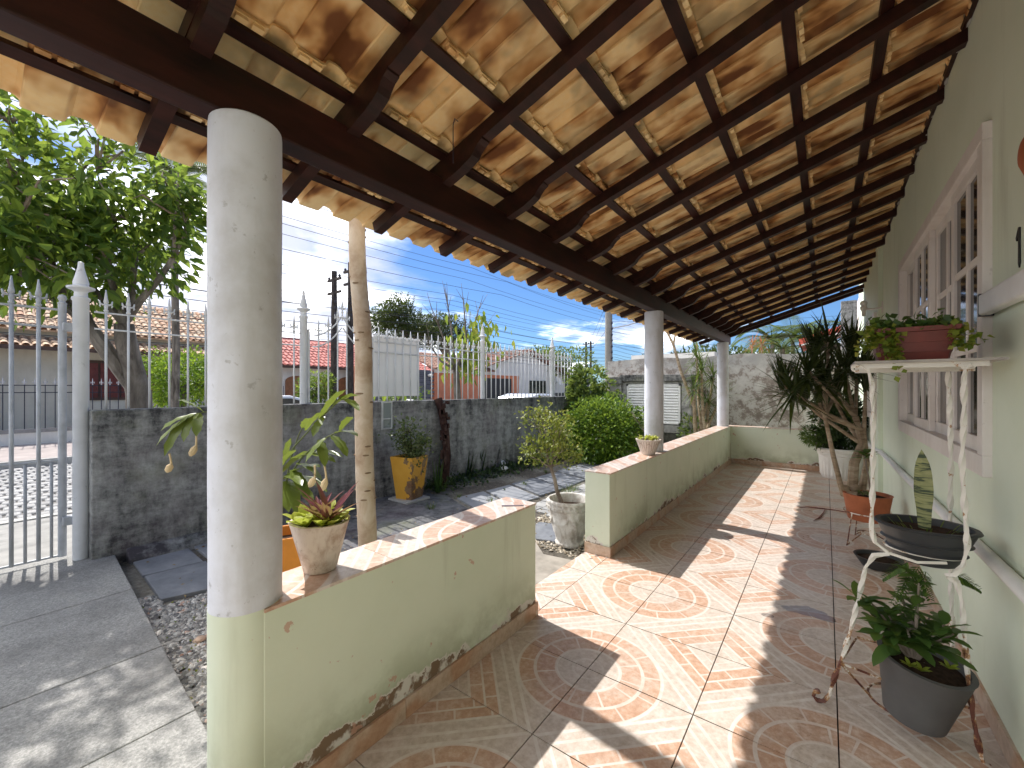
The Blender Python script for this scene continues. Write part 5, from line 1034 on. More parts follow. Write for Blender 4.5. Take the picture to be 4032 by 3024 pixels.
for a, b_, w in [((660, 930, 2.5), (700, 895, 2.4), .045), ((690, 905, 2.5), (748, 850, 2.35), .05), ((700, 900, 2.5), (680, 945, 2.4), .05), ((735, 862, 2.42), (772, 895, 2.3), .05), ((720, 875, 2.45), (775, 862, 2.35), .045), ((690, 950, 2.35), (700, 1010, 2.25), .06), ((715, 940, 2.33), (745, 990, 2.25), .055), ((735, 930, 2.3), (762, 905, 2.22), .045), ((725, 935, 2.3), (770, 950, 2.2), .055), ((705, 945, 2.34), (668, 1000, 2.25), .05),
        ((640, 1000, 2.45), (690, 1050, 2.3), .07), ((630, 1015, 2.45), (660, 1090, 2.3), .075), ((620, 1030, 2.5), (700, 1075, 2.35), .07), ((612, 1040, 2.5), (622, 1110, 2.35), .08), ((645, 985, 2.42), (720, 1010, 2.3), .06), ((610, 1020, 2.55), (680, 985, 2.4), .055), ((625, 1040, 2.5), (640, 1120, 2.3), .075), ((615, 1000, 2.6), (628, 950, 2.6), .06), ((655, 925, 2.75), (672, 905, 2.7), .07), ((640, 990, 2.45), (735, 1000, 2.3), .05),
        ((608, 1030, 2.5), (650, 1060, 2.3), .075), ((615, 1035, 2.52), (690, 1020, 2.35), .07), ((605, 1010, 2.55), (640, 975, 2.5), .06), ((620, 1040, 2.48), (672, 1100, 2.28), .07), ((440, 890, 2.44), (385, 868, 2.35), .055), ((425, 893, 2.42), (358, 935, 2.3), .055), ((420, 895, 2.42), (352, 965, 2.28), .055), ((415, 896, 2.42), (400, 955, 2.32), .05), ((430, 893, 2.42), (425, 945, 2.32), .055), ((405, 900, 2.4), (365, 985, 2.26), .05)]:
    leaf(at(*a), at(*b_), w * .92)
for a, b_ in [((366, 980, 2.28), (361, 1020, 2.28)), ((424, 935, 2.32), (411, 985, 2.3)), ((700, 1000, 2.25), (696, 1060, 2.25)), ((680, 1005, 2.3), (668, 1052, 2.3))]: bloom(at(*a), at(*b_))
# --- clay pot with purple and lime plants on the short wall
def pot(c, r0, r1, h, mat, label, name='flower_pot', n=32, lip=.012, fn=None, parts=True, group=None, cat='pot', sx=1, sy=1):
    t = thing(name, c, label, cat, group); m = MB(); m.lathe([(r0 * .9, 0), (r0, .004), ((r0 + r1) / 2, h * .5), (r1, h - .005), (r1 + lip * .3, h), (r1 - lip, h), (r1 - lip - .006, h - .03), (.01, h - .032)], c, n, fn=fn, sx=sx, sy=sy); m.build('body', mat, t, smooth=True)
    m = MB(); m.lathe([(r1 - lip - .004, h - .028), (r1 * .5, h - .016), (.002, h - .012)], c, 16, cap=False, sx=sx, sy=sy); m.build('soil', MT['dirt'], t); return t
cpm = m_white('aged_clay', (.66, .58, .50), (.33, .21, .14), .75, .9, 5.0); PC = Vector((-1.592, .868, .70))
rimw = lambda r, z, th, i: r * (1 + (.04 * math.sin(th * 2 + 1) + .02 * math.sin(th * 5) if z > .17 else .01 * math.sin(3 * th)))
pot(PC, .060, .108, .195, cpm, 'weathered pale clay pot with a chipped rim on the short wall', fn=rimw)
t = thing('purple_plant', PC + UP * .18, 'purple spiky rosettes mixed with lime green leaves in the weathered pot', 'plant'); rr = random.Random(4); top = PC + UP * .185
for cx_, cy_, k, L in [(.02, .03, 11, .16), (-.05, .02, 7, .12), (.045, .0, 8, .11)]:
    for i in range(k): a = i * 6.283 / k + rr.uniform(-.3, .3); m = MB(); b_ = top + Vector((cx_, cy_, 0)); m.blade(b_, (math.cos(a), math.sin(a), rr.uniform(.7, 1.6)), L * rr.uniform(.85, 1.25), .036, .5, 5, .4, lambda u: (1 - u) ** .6 * (.6 + .4 * min(1, u * 5))); m.build('purple_leaf', LM['purple'], t, smooth=True, origin=b_)
for k in range(9):
    a = k * .7; b_ = top + Vector((math.cos(a) * rr.uniform(.045, .09), math.sin(a) * rr.uniform(.045, .09), .0))
    for i in range(6): q_ = i * 1.05 + rr.uniform(-.2, .2); m = MB(); m.blade(b_, (math.cos(q_), math.sin(q_), rr.uniform(.5, 1.5)), rr.uniform(.05, .08), .042, 1.0, 4, .25); m.build('lime_leaf', LM['lime'], t, smooth=True, origin=b_)
# --- carved pot in front of the second column
carv = M('carved_pot', .8, .3); x_, y_, z_ = carv.xyz(carv.coord('Object')); th = y_.at2(x_); fan = ((th * 26.0).sin()).ss(.55, .8) * z_.band(.03, .145); arc = (((z_ - .05) - (th * 4.0).sin().abs() * .075).abs()).lt(.005); carv.color(carv.mix(fan.mx(arc) * .75, carv.ramp(carv.noise(9, 5), (.3, (.56, .50, .45)), (.7, (.68, .63, .58))), (.34, .26, .21))).bump(fan.mx(arc) * -1.0, .5, .006); carv = carv.mat
CPt = Vector((-1.535, 4.50, .70)); pot(CPt, .068, .128, .165, carv, 'small white pot carved with petals on the long wall')
def succulent(c, R_, n, mat, label, seed, ll=.035, h=.0):
    rr = random.Random(seed); t = thing('succulent', c, label, 'plant'); c = Vector(c); 
    for k in range(n):
        a, r_ = rr.uniform(0, 6.28), R_ * math.sqrt(rr.random()); b_ = c + Vector((math.cos(a) * r_, math.sin(a) * r_, 0)); m = MB()
        for i in range(6): q_ = rr.uniform(0, 6.28); m.blade(b_ + UP * rr.uniform(0, h), (math.cos(q_), math.sin(q_), rr.uniform(.4, 1.6)), ll * rr.uniform(.8, 1.3), ll * .5, .3, 3, .3)
        m.build('rosette', mat, t, smooth=True, origin=b_)
    return t
succulent(CPt + UP * .15, .105, 16, LM['lime'], 'low yellow-green succulents filling the carved pot', 3, .045, .03)
t = thing('tall_succulent', (-1.95, 4.62, .3), 'tall pale succulent stem beside the second column', 'plant'); m = MB(); b_ = at(1400, 945, 5.3); e = at(1365, 890, 5.3); m.tube([Vector((b_.x, b_.y, GZ)), b_, e], [.012, .010, .006], 6); m.build('stem', BK['twig'], t, smooth=True); m = MB(); rr = random.Random(8)
for k in range(34): p = b_.lerp(e, rr.uniform(.3, 1.0)); q_ = rr.uniform(0, 6.28); m.blade(p, (math.cos(q_), math.sin(q_), .5), .07, .03, .2, 3, .3)
m.build('foliage', LM['jade'], t, smooth=True)
# ================================================================== dracaenas
def blades(L, W, pitches, droop, mat):
    out = []
    for p in pitches: m = MB(); m.blade((0, 0, 0), (math.cos(R(p)), 0, math.sin(R(p))), L, W, droop, 5, .35, lambda u: (min(1, u * 4 + .35)) * (1 - u ** 2.2)); out.append(m.mesh('leaf', mat=mat, smooth=True))
    return out
def canes(name, base, stems, heads, L, W, mat, label, seed, per=46, parent_pot=None, droop=.55, limit=300):
    rr = random.Random(seed); t = thing(name, base, label, 'plant'); 
    for s_ in stems: m = MB(); m.tube(s_[0], s_[1], 8); m.build('cane', BK['drac'], t, smooth=True)
    xf = []
    for (c, sc) in heads:
        for k in range(per): xf.append((Vector(c) + Vector((rr.gauss(0, .012), rr.gauss(0, .012), rr.uniform(-.10, .06) * sc)), rz(rr.uniform(0, 6.283)) * (sc * rr.uniform(.75, 1.15))))
    pieces('leaf', blades(L, W, [68, 46, 28, 12, -4, -22, -42], droop, mat), xf, t, limit); return t
BW = Vector((.30, 4.98, .22)); pot(BW, .14, .175, .235, MT['terra'], 'round terracotta bowl on a wire stand by the house wall', lip=.02)
D5 = 4.15
def at5(x, y, t=D5): return at(x, y, t)
heads = [(at5(*p), s_) for p, s_ in [((1790, 740, 4.1), .9), ((1745, 800, 3.9), 1.0), ((1710, 845, 3.95), 1.0), ((1825, 800, 4.2), 1.0), ((1780, 830, 4.0), 1.05), ((1850, 815, 4.3), .95), ((1870, 830, 4.0), .9), ((1800, 860, 4.3), .95), ((1840, 760, 4.4), .95), ((1760, 770, 4.3), .95), ((1735, 870, 4.1), .85), ((1690, 830, 4.3), .8), ((1770, 870, 4.4), .8)]]
base = BW + UP * .2; J = lambda p: Vector(p)
fork1, fork2, fork3 = at5(1845, 1000, 4.0), at5(1815, 985, 4.0), at5(1862, 960, 4.05); stems = []
stems.append(([base + Vector((-.03, .0, 0)), at5(1840, 1070, 3.98), fork1, fork3, at5(1848, 900, 4.1)], [.046, .044, .040, .034, .026])); stems.append(([base + Vector((-.06, -.02, 0)), at5(1822, 1065, 3.95), at5(1815, 1045, 3.95), at5(1800, 985, 3.95), at5(1782, 900, 4.0), at5(1770, 870, 4.0)], [.042, .038, .022, .020, .016, .013])); stems.append(([base + Vector((.03, .02, 0)), at5(1862, 1060, 4.0), at5(1872, 1000, 4.05), at5(1866, 930, 4.05)], [.036, .032, .026, .02]))
for i, (h_, s_) in enumerate(heads): src = [at5(1782, 900, 4.0), at5(1848, 900, 4.1), at5(1866, 930, 4.05), fork3][i % 4]; stems.append(([src, src.lerp(h_, .5) + Vector((0, 0, -.03)), h_], [.018, .015, .013]))
canes('dracaena', base, stems, heads, .40, .026, LM['drac'], 'big dark spiky dracaena with many canes in the terracotta bowl', 5, 66)
for k, q_ in enumerate([(1826, 1052), (1848, 1050)]): m = MB(); p = at5(*q_, 3.95); m.tube([p - UP * .05, p, p + UP * .015], [.035, .033, .022], 8); m.build('stub', BK['drac'], bpy.data.objects['dracaena'], smooth=True)
t = thing('leaf_cutting', base + Vector((.02, -.07, 0)), 'young plant with rounded leaves sprouting in the terracotta bowl', 'plant'); m = MB(); p = at(1868, 985, 3.9); m.tube([base + Vector((.03, -.08, 0)), p], [.008, .006], 6); m.build('stem', BK['twig'], t); rr = random.Random(1)
for k in range(13): m = MB(); q_ = k * 2.4; c = p + UP * rr.uniform(-.03, .04); m.blade(c, (math.cos(q_), math.sin(q_), rr.uniform(.0, .7)), .12, .05, .5, 4, .2); m.build('leaf', LM['pot'], t, smooth=True, origin=c)
succulent(BW + Vector((-.02, -.09, .235)), .05, 6, LM['jade'], 'tiny grey-green succulent in a black pot inside the terracotta bowl', 12, .03, .02)
# wire stands
def wire_stand(c, r, h, label):
    t = thing('wire_stand', c, label, 'plant stand'); c = Vector(c); rg_ = [c + Vector((math.cos(a) * r, math.sin(a) * r, h)) for a in np.linspace(0, 6.283, 21)]; m = MB(); m.tube(rg_, .005, 6, cap=False); m.build('ring', MT['rust'], t)
    for k in range(3): a = k * 2.094 + 4.0; d = Vector((math.cos(a), math.sin(a), 0)); m = MB(); m.tube([c + d * r + UP * h, c + d * (r + .05) + UP * .03, c + d * (r + .06) + UP * .006, c + d * r * .35 + UP * .10], .005, 6); m.build('leg', MT['rust'], t)
    m = MB(); m.tube([c + Vector((math.cos(a) * r * .42, math.sin(a) * r * .42, .10)) for a in np.linspace(0, 6.283, 15)], .004, 6, cap=False); m.build('lower_ring', MT['rust'], t)
wire_stand((.30, 4.98, 0), .172, .29, 'rusty white wire stand holding the terracotta bowl')
BS = Vector((.33, 4.38, 0)); pot(BS, .10, .15, .085, MT['blackpot'], 'empty black plastic basin on the floor behind the iron rack', name='basin', cat='basin')
# white ribbed pot
WP = Vector((.20, 8.42, 0)); rib = lambda r, z, th, i: r + (.010 * (math.sin(th * 30) > 0) if .03 < z < .36 else 0)
t = thing('ribbed_pot', WP, 'large white ribbed pot against the far low wall', 'pot'); m = MB(); m.lathe([(.25, 0), (.26, .02), (.27, .06), (.30, .36), (.315, .37), (.315, .41), (.335, .42), (.345, .46), (.33, .48), (.30, .478), (.285, .42), (.02, .41)], WP, 120, fn=rib); m.build('body', m_white('ribbed_white', (.76, .75, .72), (.5, .48, .44), .35, .5), t, smooth=False); m = MB(); m.lathe([(.29, .43), (.002, .44)], WP, 16, cap=False); m.build('soil', MT['dirt'], t)
bushy('pot_bush', (.18, 8.40, .86), (.36, .36, .42), 2600, .10, LM['dark'], 'dense dark bush growing in the white ribbed pot', 'bush', 33, .42, .35, tr=.03)
bushy('fern', (-.12, 8.25, .66), (.20, .18, .16), 900, .07, LM['pot'], 'feathery green fern spilling beside the white ribbed pot', 'fern', 34, .44, .2, tr=.01)
# outdoor dracaena behind the long wall
gb = Vector((-2.12, 9.62, GZ)); hs = [(at(1515, 800, 9.0), 1.5), (at(1540, 815, 9.2), 1.45), (at(1500, 840, 8.9), 1.4), (at(1528, 870, 9.1), 1.3), (at(1560, 850, 9.2), 1.25), (at(1505, 770, 9.4), 1.3)]; stems = []
for i, (h_, s_) in enumerate(hs): bb = gb + Vector((.14 * math.cos(i * 1.1), .14 * math.sin(i * 1.1), 0)); stems.append(([bb, bb.lerp(h_, .5) + Vector((-.05, 0, 0)), h_], [.035, .03, .022]))
lean = [gb + Vector((-.1, 0, 0)), at(1500, 880, 9.1), at(1470, 800, 9.2), at(1455, 745, 9.3), at(1440, 715, 9.4), at(1436, 690, 9.4)]; stems.append((lean, [.04, .036, .032, .028, .024, .02])); stems.append(([at(1455, 745, 9.3), at(1460, 715, 9.3), at(1462, 690, 9.3)], [.024, .02, .018])); hs += [(at(1435, 685, 9.4), 1.2), (at(1463, 685, 9.3), 1.2), (at(1425, 705, 9.4), .9)]
canes('dracaena', gb, stems, hs, .34, .020, LM['drac2'], 'tall dracaena clump with leaning canes between the far columns', 8, 40, droop=.7, limit=250)
bushy('wall_shrub', (-2.3, 9.9, .35), (.35, .3, .5), 900, .08, LM['corner'], 'leafy undergrowth at the foot of the tall dracaena clump', 'shrub', 41, GZ, .5, tr=.02)
for i, (x, y, c_) in enumerate([(1625, 745, 'red'), (1645, 742, 'red'), (1505, 742, 'yellow')]):
    q_ = at(x, y, 14); canes('cordyline', (q_.x, q_.y, -.2), [([Vector((q_.x, q_.y, -.2)), q_], [.03, .02])], [(q_, 1.0)], .5, .03, LM[c_], ['red-leaved cordyline just right of the far column', 'taller red-leaved cordyline over the boundary wall', 'yellowish spiky plant left of the far column'][i], 70 + i, 24)
# ================================================================== plant rack with pots
rk = thing('plant_rack', (.25, 2.42, 0), 'tall white twisted-iron plant rack with rusty feet', 'plant rack')
def twist(pts, r=.009): # twisted square bar
    full_ = []; 
    for i in range(len(pts) - 1):
        n = max(2, int((Vector(pts[i + 1]) - Vector(pts[i])).length / .02)); full_ += [Vector(pts[i]).lerp(Vector(pts[i + 1]), k / n) for k in range(n)]
    full_.append(Vector(pts[-1])); m = MB(); m.tube(full_, [r * (1 + .28 * math.sin(i * .95)) for i in range(len(full_))], 4, twist=.42); m.build('leg', MT['rust'], rk, smooth=True)
RY = 2.33
def oy(x, y, Y=RY): return onY(x, y, Y)
LL = [oy(1842, 792), oy(1862, 790), oy(1876, 800), oy(1884, 830), oy(1886, 900), oy(1886, 1000), oy(1884, 1090), oy(1882, 1140), oy(1890, 1172), oy(1918, 1192)]; twist(LL)
LL2 = [oy(1920, 1196), oy(1888, 1200), oy(1870, 1225), oy(1855, 1290), oy(1838, 1360), oy(1820, 1420), oy(1800, 1470), oy(1792, 1500), oy(1780, 1514), oy(1766, 1513), oy(1757, 1504), oy(1760, 1494), oy(1770, 1492)]; twist(LL2)
RL = [oy(2108, 792), oy(2098, 786), oy(2088, 792), oy(2082, 815), oy(2082, 900), oy(2078, 1000), oy(2084, 1100), oy(2090, 1180), oy(2080, 1222), oy(2060, 1242), oy(2042, 1244)]; twist(RL)
RL2 = [oy(2048, 1246), oy(2066, 1256), oy(2078, 1300), oy(2086, 1400), oy(2092, 1480), oy(2104, 1560), oy(2118, 1630), oy(2128, 1660), oy(2136, 1668), oy(2144, 1655)]; twist(RL2)
BY = 2.62
for x in (2052,): twist([onY(x - 4, 800, BY), onY(x, 900, BY), onY(x + 2, 1000, BY), onY(x, 1150, BY), onY(x + 2, 1240, BY), onY(x + 6, 1400, BY), Vector((onY(x + 6, 1400, BY).x, BY, .01))])
zt = oy(1880, 792).z; xl, xr = oy(1842, 790).x, .53
m = MB(); m.box(xl + .005, xr, RY - .04, BY + .06, zt + .012, zt + .022); m.build('top_shelf', plain('shelf_grey', (.40, .37, .34), .6, .3, .3, 12), rk); m = MB(); m.box(xl + .02, xr - .04, RY - .006, RY + .006, zt - .008, zt + .012); m.build('shelf_bar', MT['rust'], rk); m = MB(); m.box(xl + .02, xr - .02, BY - .006, BY + .006, zt - .018, zt + .012); m.build('shelf_bar', MT['rust'], rk)
for s_, x in ((1, xl), (-1, oy(2098, 790).x)): m = MB(); m.tube([Vector((x + s_ * .012 + .014 * math.cos(a), RY, zt - .004 + .014 * math.sin(a))) for a in np.linspace(0, 5.4, 12)], .005, 6); m.build('scroll', MT['rust'], rk)
zm = oy(1918, 1194).z; ma, mb_ = oy(1918, 1194), oy(2045, 1244)
m = MB(); m.tube([Vector((ma.x, RY, zm)), Vector(((ma.x + mb_.x) / 2, RY - .02, zm - .012)), Vector((mb_.x, RY, zm))], .006, 6); m.build('middle_hoop', MT['rust'], rk); m = MB(); m.tube([Vector((ma.x, BY, zm)), Vector((mb_.x, BY, zm))], .006, 6); m.build('middle_hoop', MT['rust'], rk); m = MB(); m.tube([Vector((.33 + .125 * math.cos(a), 2.47 + .11 * math.sin(a), zm + .002)) for a in np.linspace(0, 6.283, 21)], .005, 6, cap=False); m.build('ring', MT['rust'], rk)
za = oy(1815, 1432).z; m = MB(); m.tube([oy(1815, 1432), Vector((.20, 2.36, za - .03)), Vector((oy(2100, 1540).x, RY, za - .02))], .005, 6); m.tube([oy(1815, 1432), Vector((.12, BY, za)), Vector((.42, BY, za))], .005, 6); m.build('lower_brace', MT['rust'], rk); m = MB(); m.tube([Vector((.27 + .12 * math.cos(a), 2.46 + .12 * math.sin(a), .055)) for a in np.linspace(0, 6.283, 21)], .005, 6, cap=False); m.tube([oy(1815, 1432), Vector((.16, 2.42, .055))], .005, 6); m.build('lower_ring', MT['rust'], rk)
# top trough
TR = Vector((.292, 2.47, zt + .0225)); t = thing('trough_planter', TR, 'red-brown ridged plastic trough on top of the iron rack', 'planter'); m = MB(); lv = [(.155, .075, 0), (.165, .082, .035), (.168, .085, .036), (.176, .090, .075), (.180, .093, .076), (.190, .100, .118), (.205, .112, .12), (.207, .114, .138), (.192, .100, .138), (.185, .095, .11)]; rings = []
for a, b_, z in lv: rings.append([(TR.x + sx_ * a * .69, TR.y + sy_ * b_, TR.z + z) for sx_, sy_ in ((-1, -.72), (-.92, -1), (.92, -1), (1, -.72), (1, .72), (.92, 1), (-.92, 1), (-1, .72))])
m.add([v for r_ in rings for v in r_], [tuple(range(7, -1, -1))] + [(i * 8 + k, i * 8 + (k + 1) % 8, (i + 1) * 8 + (k + 1) % 8, (i + 1) * 8 + k) for i in range(len(rings) - 1) for k in range(8)] + [tuple(72 + k for k in range(8))]); m.build('body', MT['redpot'], t); m = MB(); m.add([rings[-1][k] for k in range(8)], [tuple(range(8))]); m.build('soil', MT['dirt'], t)
t = thing('trailing_plant', TR + UP * .12, 'trailing yellow-green plant spilling over the red-brown trough', 'plant'); rg = np.random.default_rng(17); n = 520; P = np.stack([TR.x + rg.uniform(-.135, .135, n), TR.y + rg.uniform(-.11, .11, n), TR.z + .125 + np.abs(rg.normal(0, .022, n))], 1); leafcloud('foliage', P, rg.normal(0, .7, (n, 3)) + np.array([0, 0, .5]), .032, .85, LM['pot'], t, rng=rg, small=True)
for (xs, ys, xe, ye, k) in [(1930, 715, 1942, 800, 95), (1895, 712, 1862, 760, 90), (1918, 712, 1925, 770, 80), (2070, 705, 2085, 745, 70), (1890, 712, 1885, 745, 60), (2090, 712, 2112, 735, 12)]:
    a_, e_ = np.array(onY(xs, ys, 2.37)), np.array(onY(xe, ye, 2.34)); u = rg.uniform(0, 1, k)[:, None]; P = a_ + (e_ - a_) * u + rg.normal(0, .014, (k, 3)); leafcloud('trailing_stem', P, rg.normal(0, .7, (k, 3)) + np.array([0, -.5, -.2]), .026, .85, LM['trail'], t, rng=rg, small=True)
# middle basin with snake plant
MBn = Vector((.335, 2.46, zm - .045)); t = pot(MBn, .098, .158, .155, MT['blackpot'], 'black oval plastic basin on the middle of the rack', name='oval_basin', n=40, lip=.014, cat='basin', sx=1.0, sy=.85)
for z in (.05, .09, .148): m = MB(); r_ = .098 + .06 * z / .155 + .003; m.lathe([(r_, z - .004), (r_ + .008, z), (r_, z + .008)], MBn, 40, sx=1, sy=.85, cap=False); m.build('rim', MT['blackpot'], t, smooth=True)
sp = thing('snake_plant', MBn + UP * .13, 'single banded snake plant leaf standing in the black basin', 'plant'); sm_ = M('snake_leaf', .4, .4); n_ = sm_.noise(1.0, 3, .6, sm_.scaled(sm_.pos(), (10, 10, 75)), .8); edge_ = sm_.xyz(sm_.coord('Object')); sm_.color(sm_.ramp(n_, (.42, (.045, .065, .035)), (.48, (.20, .22, .09)), (.6, (.30, .31, .14)))); m = MB(); b_ = onY(1997, 1158, 2.43)
m.blade(b_ - UP * .03, (-.02, .02, 1), .39, .060, -.02, 14, .35, lambda u: (.42 + .58 * math.sin(min(1, u * 1.5) * 1.57)) * (1 - max(0, (u - .72) / .28) ** 1.6) * (1 + .05 * math.sin(u * 15)), up=Vector((.35, 1, 0)), wave=.02); m.build('leaf', sm_.mat, sp, smooth=True); m = MB(); rr = random.Random(3)
for k in range(26): a = rr.uniform(0, 6.28); m.blade(MBn + Vector((math.cos(a) * .09, math.sin(a) * .07, .13)), (math.cos(a), math.sin(a), 1.2), .05, .006, .5, 3, .1)
m.build('sprouts', LM['grass'], sp, kind='stuff')
# fern sprigs hanging under the basin
t = thing('fern_sprig', (.2, 2.4, zm), 'feathery fern fronds hanging below the black basin', 'fern'); rr = random.Random(13)
for (xa, ya, xb, yb) in [(1960, 1215, 1905, 1245), (1985, 1225, 1945, 1290), (2000, 1235, 1975, 1330), (1960, 1235, 1940, 1320), (1990, 1240, 2010, 1290), (2070, 1245, 2118, 1268), (1975, 1230, 1925, 1300)]:
    a_, e_ = onY(xa, ya, 2.36), onY(xb, yb, 2.3); m = MB(); n = 14; d = (e_ - a_).normalized(); sd = d.cross(Vector((0, 1, 0))).normalized()
    for i in range(n):
        p = a_.lerp(e_, i / n) - UP * .015 * (i / n) ** 2
        for sg in (-1, 1): m.blade(p, sd * sg + d * .8 + Vector((0, rr.gauss(0, .2), 0)), .035 * (1 - .6 * i / n), .010, .3, 3, .1)
    m.tube([a_, e_], [.002, .001], 4); m.build('frond', LM['pot'], t, smooth=True)
# lower grey pot with leafy plant
GP = Vector((.290, 2.38, .058)); gt = pot(GP, .098, .145, .255, MT['greypot'], 'tilted grey plastic pot at the bottom of the rack', name='grey_pot', lip=.014); gt.rotation_euler = (R(4), R(7), 0)
t = thing('leafy_plant', GP + UP * .24, 'bushy plant with large and small glossy leaves in the grey pot', 'plant'); rr = random.Random(19); m = MB(); tips = []; c = GP + UP * .22
for tgt in [(1950, 1290), (1980, 1320), (1920, 1330), (1880, 1300), (1850, 1290), (2010, 1330), (2040, 1350), (2060, 1370), (1985, 1260), (1900, 1370), (1960, 1360)]:
    e = onY(*tgt, 2.36 + rr.uniform(-.08, .08)); m.tube([c, c.lerp(e, .5) + UP * .02, e], [.008, .006, .003], 6); tips.append((c, e))
m.tube([c - UP * .03, c + Vector((-.01, 0, .16)), onY(1985, 1330, 2.38)], [.014, .011, .006], 8); m.build('stems', BK['twig'], t, smooth=True)
for c0, e in tips:
    for k in range(19):
        p = c0.lerp(e, rr.uniform(.40, 1.08)); q_ = rr.uniform(0, 6.28); m = MB(); m.blade(p, (math.cos(q_), math.sin(q_), rr.uniform(-.2, .9)), rr.uniform(.055, .10), rr.uniform(.026, .044), .7, 4, .25); m.build('leaf', LM['pot'], t, smooth=True, origin=p)
for (xa, ya, xb, yb, w) in [(1990, 1400, 2098, 1455, .06), (2000, 1380, 2090, 1360, .055), (1985, 1380, 1862, 1350, .05), (1930, 1390, 1895, 1440, .05), (2020, 1400, 2070, 1420, .06), (1990, 1390, 2060, 1440, .055), (1960, 1385, 2010, 1440, .05)]:
    p, e = onY(xa, ya, 2.35), onY(xb, yb, 2.27); m = MB(); m.blade(p, (e - p).normalized() + UP * .35, (e - p).length * 1.15, w, .9, 8, .2, wave=.03); m.build('large_leaf', LM['pot'], t, smooth=True, origin=p)
for q0 in [(1965, 1440), (1990, 1450), (2050, 1445)]:
    p = onY(*q0, 2.24)
    for k in range(7): a = k * .9; m = MB(); m.blade(p, (math.cos(a), -.3 + math.sin(a) * .5, .6), .035, .02, .4, 3, .2); m.build('sprout_leaf', LM['trail'], t, smooth=True, origin=p)
# ================================================================== ground clutter
def tuft(c, n, h, label, mat, w=.008, spread=.5, seed=1, group=None, name='grass_tuft', cat='grass', cone=.06):
    rr = random.Random(seed); t = thing(name, c, label, cat, group); m = MB(); c = Vector(c)
    for k in range(n): a = rr.uniform(0, 6.28); r_ = rr.uniform(0, cone); m.blade(c + Vector((math.cos(a) * r_, math.sin(a) * r_, -.01)), (math.cos(a) * spread, math.sin(a) * spread, 1), h * rr.uniform(.6, 1.1), w, .5, 5, .2, lambda u: (1 - u) ** .7)
    m.build('blades', mat, t, smooth=True); return t
for i, (x, y, h) in enumerate([(1225, 1072, .22), (1238, 1062, .18), (1060, 1085, .10), (930, 1098, .10), (990, 1075, .09), (1130, 1048, .10), (1180, 1020, .08)]): tuft(G(x, y), 30, h, 'taller grass clump growing just behind the white urn' if i < 2 else 'thin grass tuft sprouting between the garden slabs', LM['grass'], seed=i, group='grass clumps behind the urn' if i < 2 else 'grass tufts between the slabs')
tuft(G(945, 1062), 9, .55, 'upright sword-leaved plant beside the yellow planter', LM['pot'], .04, .12, 3, name='sword_plant', cat='plant', cone=.05); tuft(G(955, 1060), 10, .42, 'thin arching leaves around the sword-leaved plant', LM['grass'], .012, .9, 4, name='arching_plant', cat='plant')
for i, (x, y) in enumerate([(1035, 1020), (1062, 1012), (1010, 1030)]): tuft(G(x, y), 12, .5, 'dark sword-leaved clump against the mossy wall', LM['dark'], .05, .25, 10 + i, 'dark clumps along the wall', 'dark_sword_plant', 'plant', .08)
rg = np.random.default_rng(77); n = 1500; yy = rg.uniform(4.2, 8.6, n); P = np.stack([FX + .04 + np.abs(rg.normal(0, .28, n)), yy, GZ + np.abs(rg.normal(0, .05, n))], 1); m_ = leafcloud('ground_cover', P, rg.normal(0, 1, (n, 3)) + np.array([0, 0, .7]), .07, .6, LM['dark'], None, rng=rg, small=True); tag(m_, 'dark low ground cover along the foot of the mossy wall', 'ground cover')
rg = np.random.default_rng(78); n = 160; P = np.stack([rg.uniform(-3.9, -1.7, n), rg.uniform(.7, 1.3, n), np.full(n, GZ + .004)], 1); m_ = leafcloud('weeds', P, rg.normal(0, 1, (n, 3)) + np.array([0, 0, .5]), .02, .6, LM['trail'], None, rng=rg, small=True); tag(m_, 'tiny weeds scattered through the gravel bed', 'weeds')
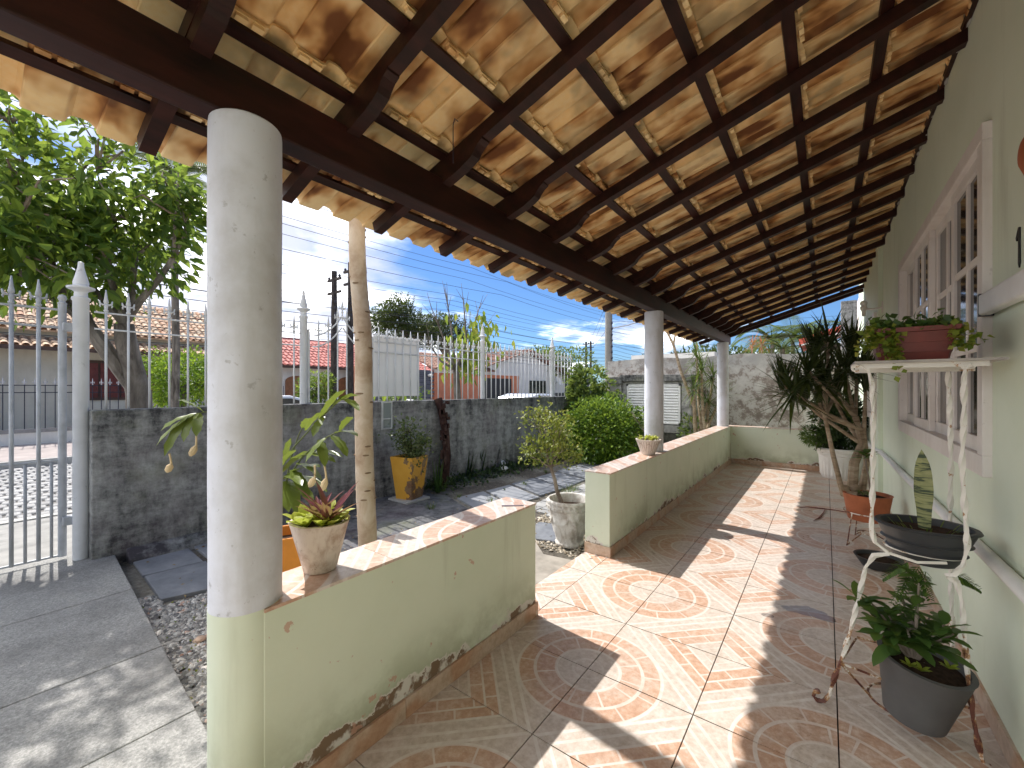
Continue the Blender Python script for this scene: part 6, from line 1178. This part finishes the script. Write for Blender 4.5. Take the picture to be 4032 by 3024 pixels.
n = 500; P = np.stack([rg.uniform(-4.9, -2.0, n), rg.uniform(1.0, 8.0, n), np.full(n, GZ + .018)], 1); m_ = leafcloud('leaf_litter', P, np.concatenate([rg.normal(0, 1, (n, 2)), np.zeros((n, 1))], 1), .03, .5, leafmat('dry_leaf', (.10, .06, .03), (.20, .13, .06), (.34, .25, .13), .1), None, rng=rg, small=True, jit=.15); tag(m_, 'dry fallen leaves littering the garden ground', 'leaf litter')
def rock(c, s_, mat, label, name, cat, seed, k=1.0):
    rr = random.Random(seed); m = MB(); prof_ = [(math.sin(a) * s_, -math.cos(a) * s_ * k) for a in np.linspace(.15, 3.0, 9)]; nz = [[1 + rr.uniform(-.18, .18) for _ in range(10)] for _ in range(9)]
    m.lathe(prof_, Vector(c) + UP * s_ * k * .9, 10, fn=lambda r, z, th, i: r * nz[i][int(th / 6.284 * 10)]); o = m.build(name, mat, smooth=True, origin=Vector(c)); return tag(o, label, cat)
rock(G(1082, 1010), .10, wallw, 'white rough stone at the edge of the garden path', 'stone', 'stone', 1, .8); rock(G(1090, 1018), .07, wallw, 'small white stone touching the larger white stone', 'stone', 'stone', 2, .7); rock(G(1178, 998), .13, plain('coconut_green', (.28, .34, .14), .5), 'pale green coconut lying under the potted tree', 'coconut', 'coconut', 3, .95)
rock(G(432, 1385, GZ), .035, plain('broken_tile', (.42, .30, .22), .8), 'broken bit of tan roof tile lying on the gravel', 'tile_fragment', 'rubble', 4, .4)
# twig on the floor and loose strip on the wall cap
m = MB(); pts_ = [G(x, y, .008) for x, y in [(1727, 1096), (1745, 1095), (1775, 1098), (1805, 1102), (1835, 1107)]]; m.tube(pts_, [.003, .005, .006, .005, .004], 6); b_ = G(1783, 1099, .008); m.tube([b_, G(1778, 1108, .010), G(1770, 1118, .01), G(1757, 1125, .008)], [.004, .005, .008, .002], 6); o = m.build('twig', plain('twig_red', (.22, .06, .04), .6)); tag(o, 'dry reddish twig lying on the tiles beside the bowl stand', 'twig')
a_, e_ = onX(1083, 1090, -1.57), onX(1118, 1089, -1.57); m = MB(); p = Vector((-1.56, 1.98, .706)); m.tube([p, p + Vector((.10, .09, 0))], .004, 6); o = m.build('pencil', plain('grey_strip', (.35, .30, .36), .5)); tag(o, 'thin grey pencil left on the short wall cap', 'pencil')
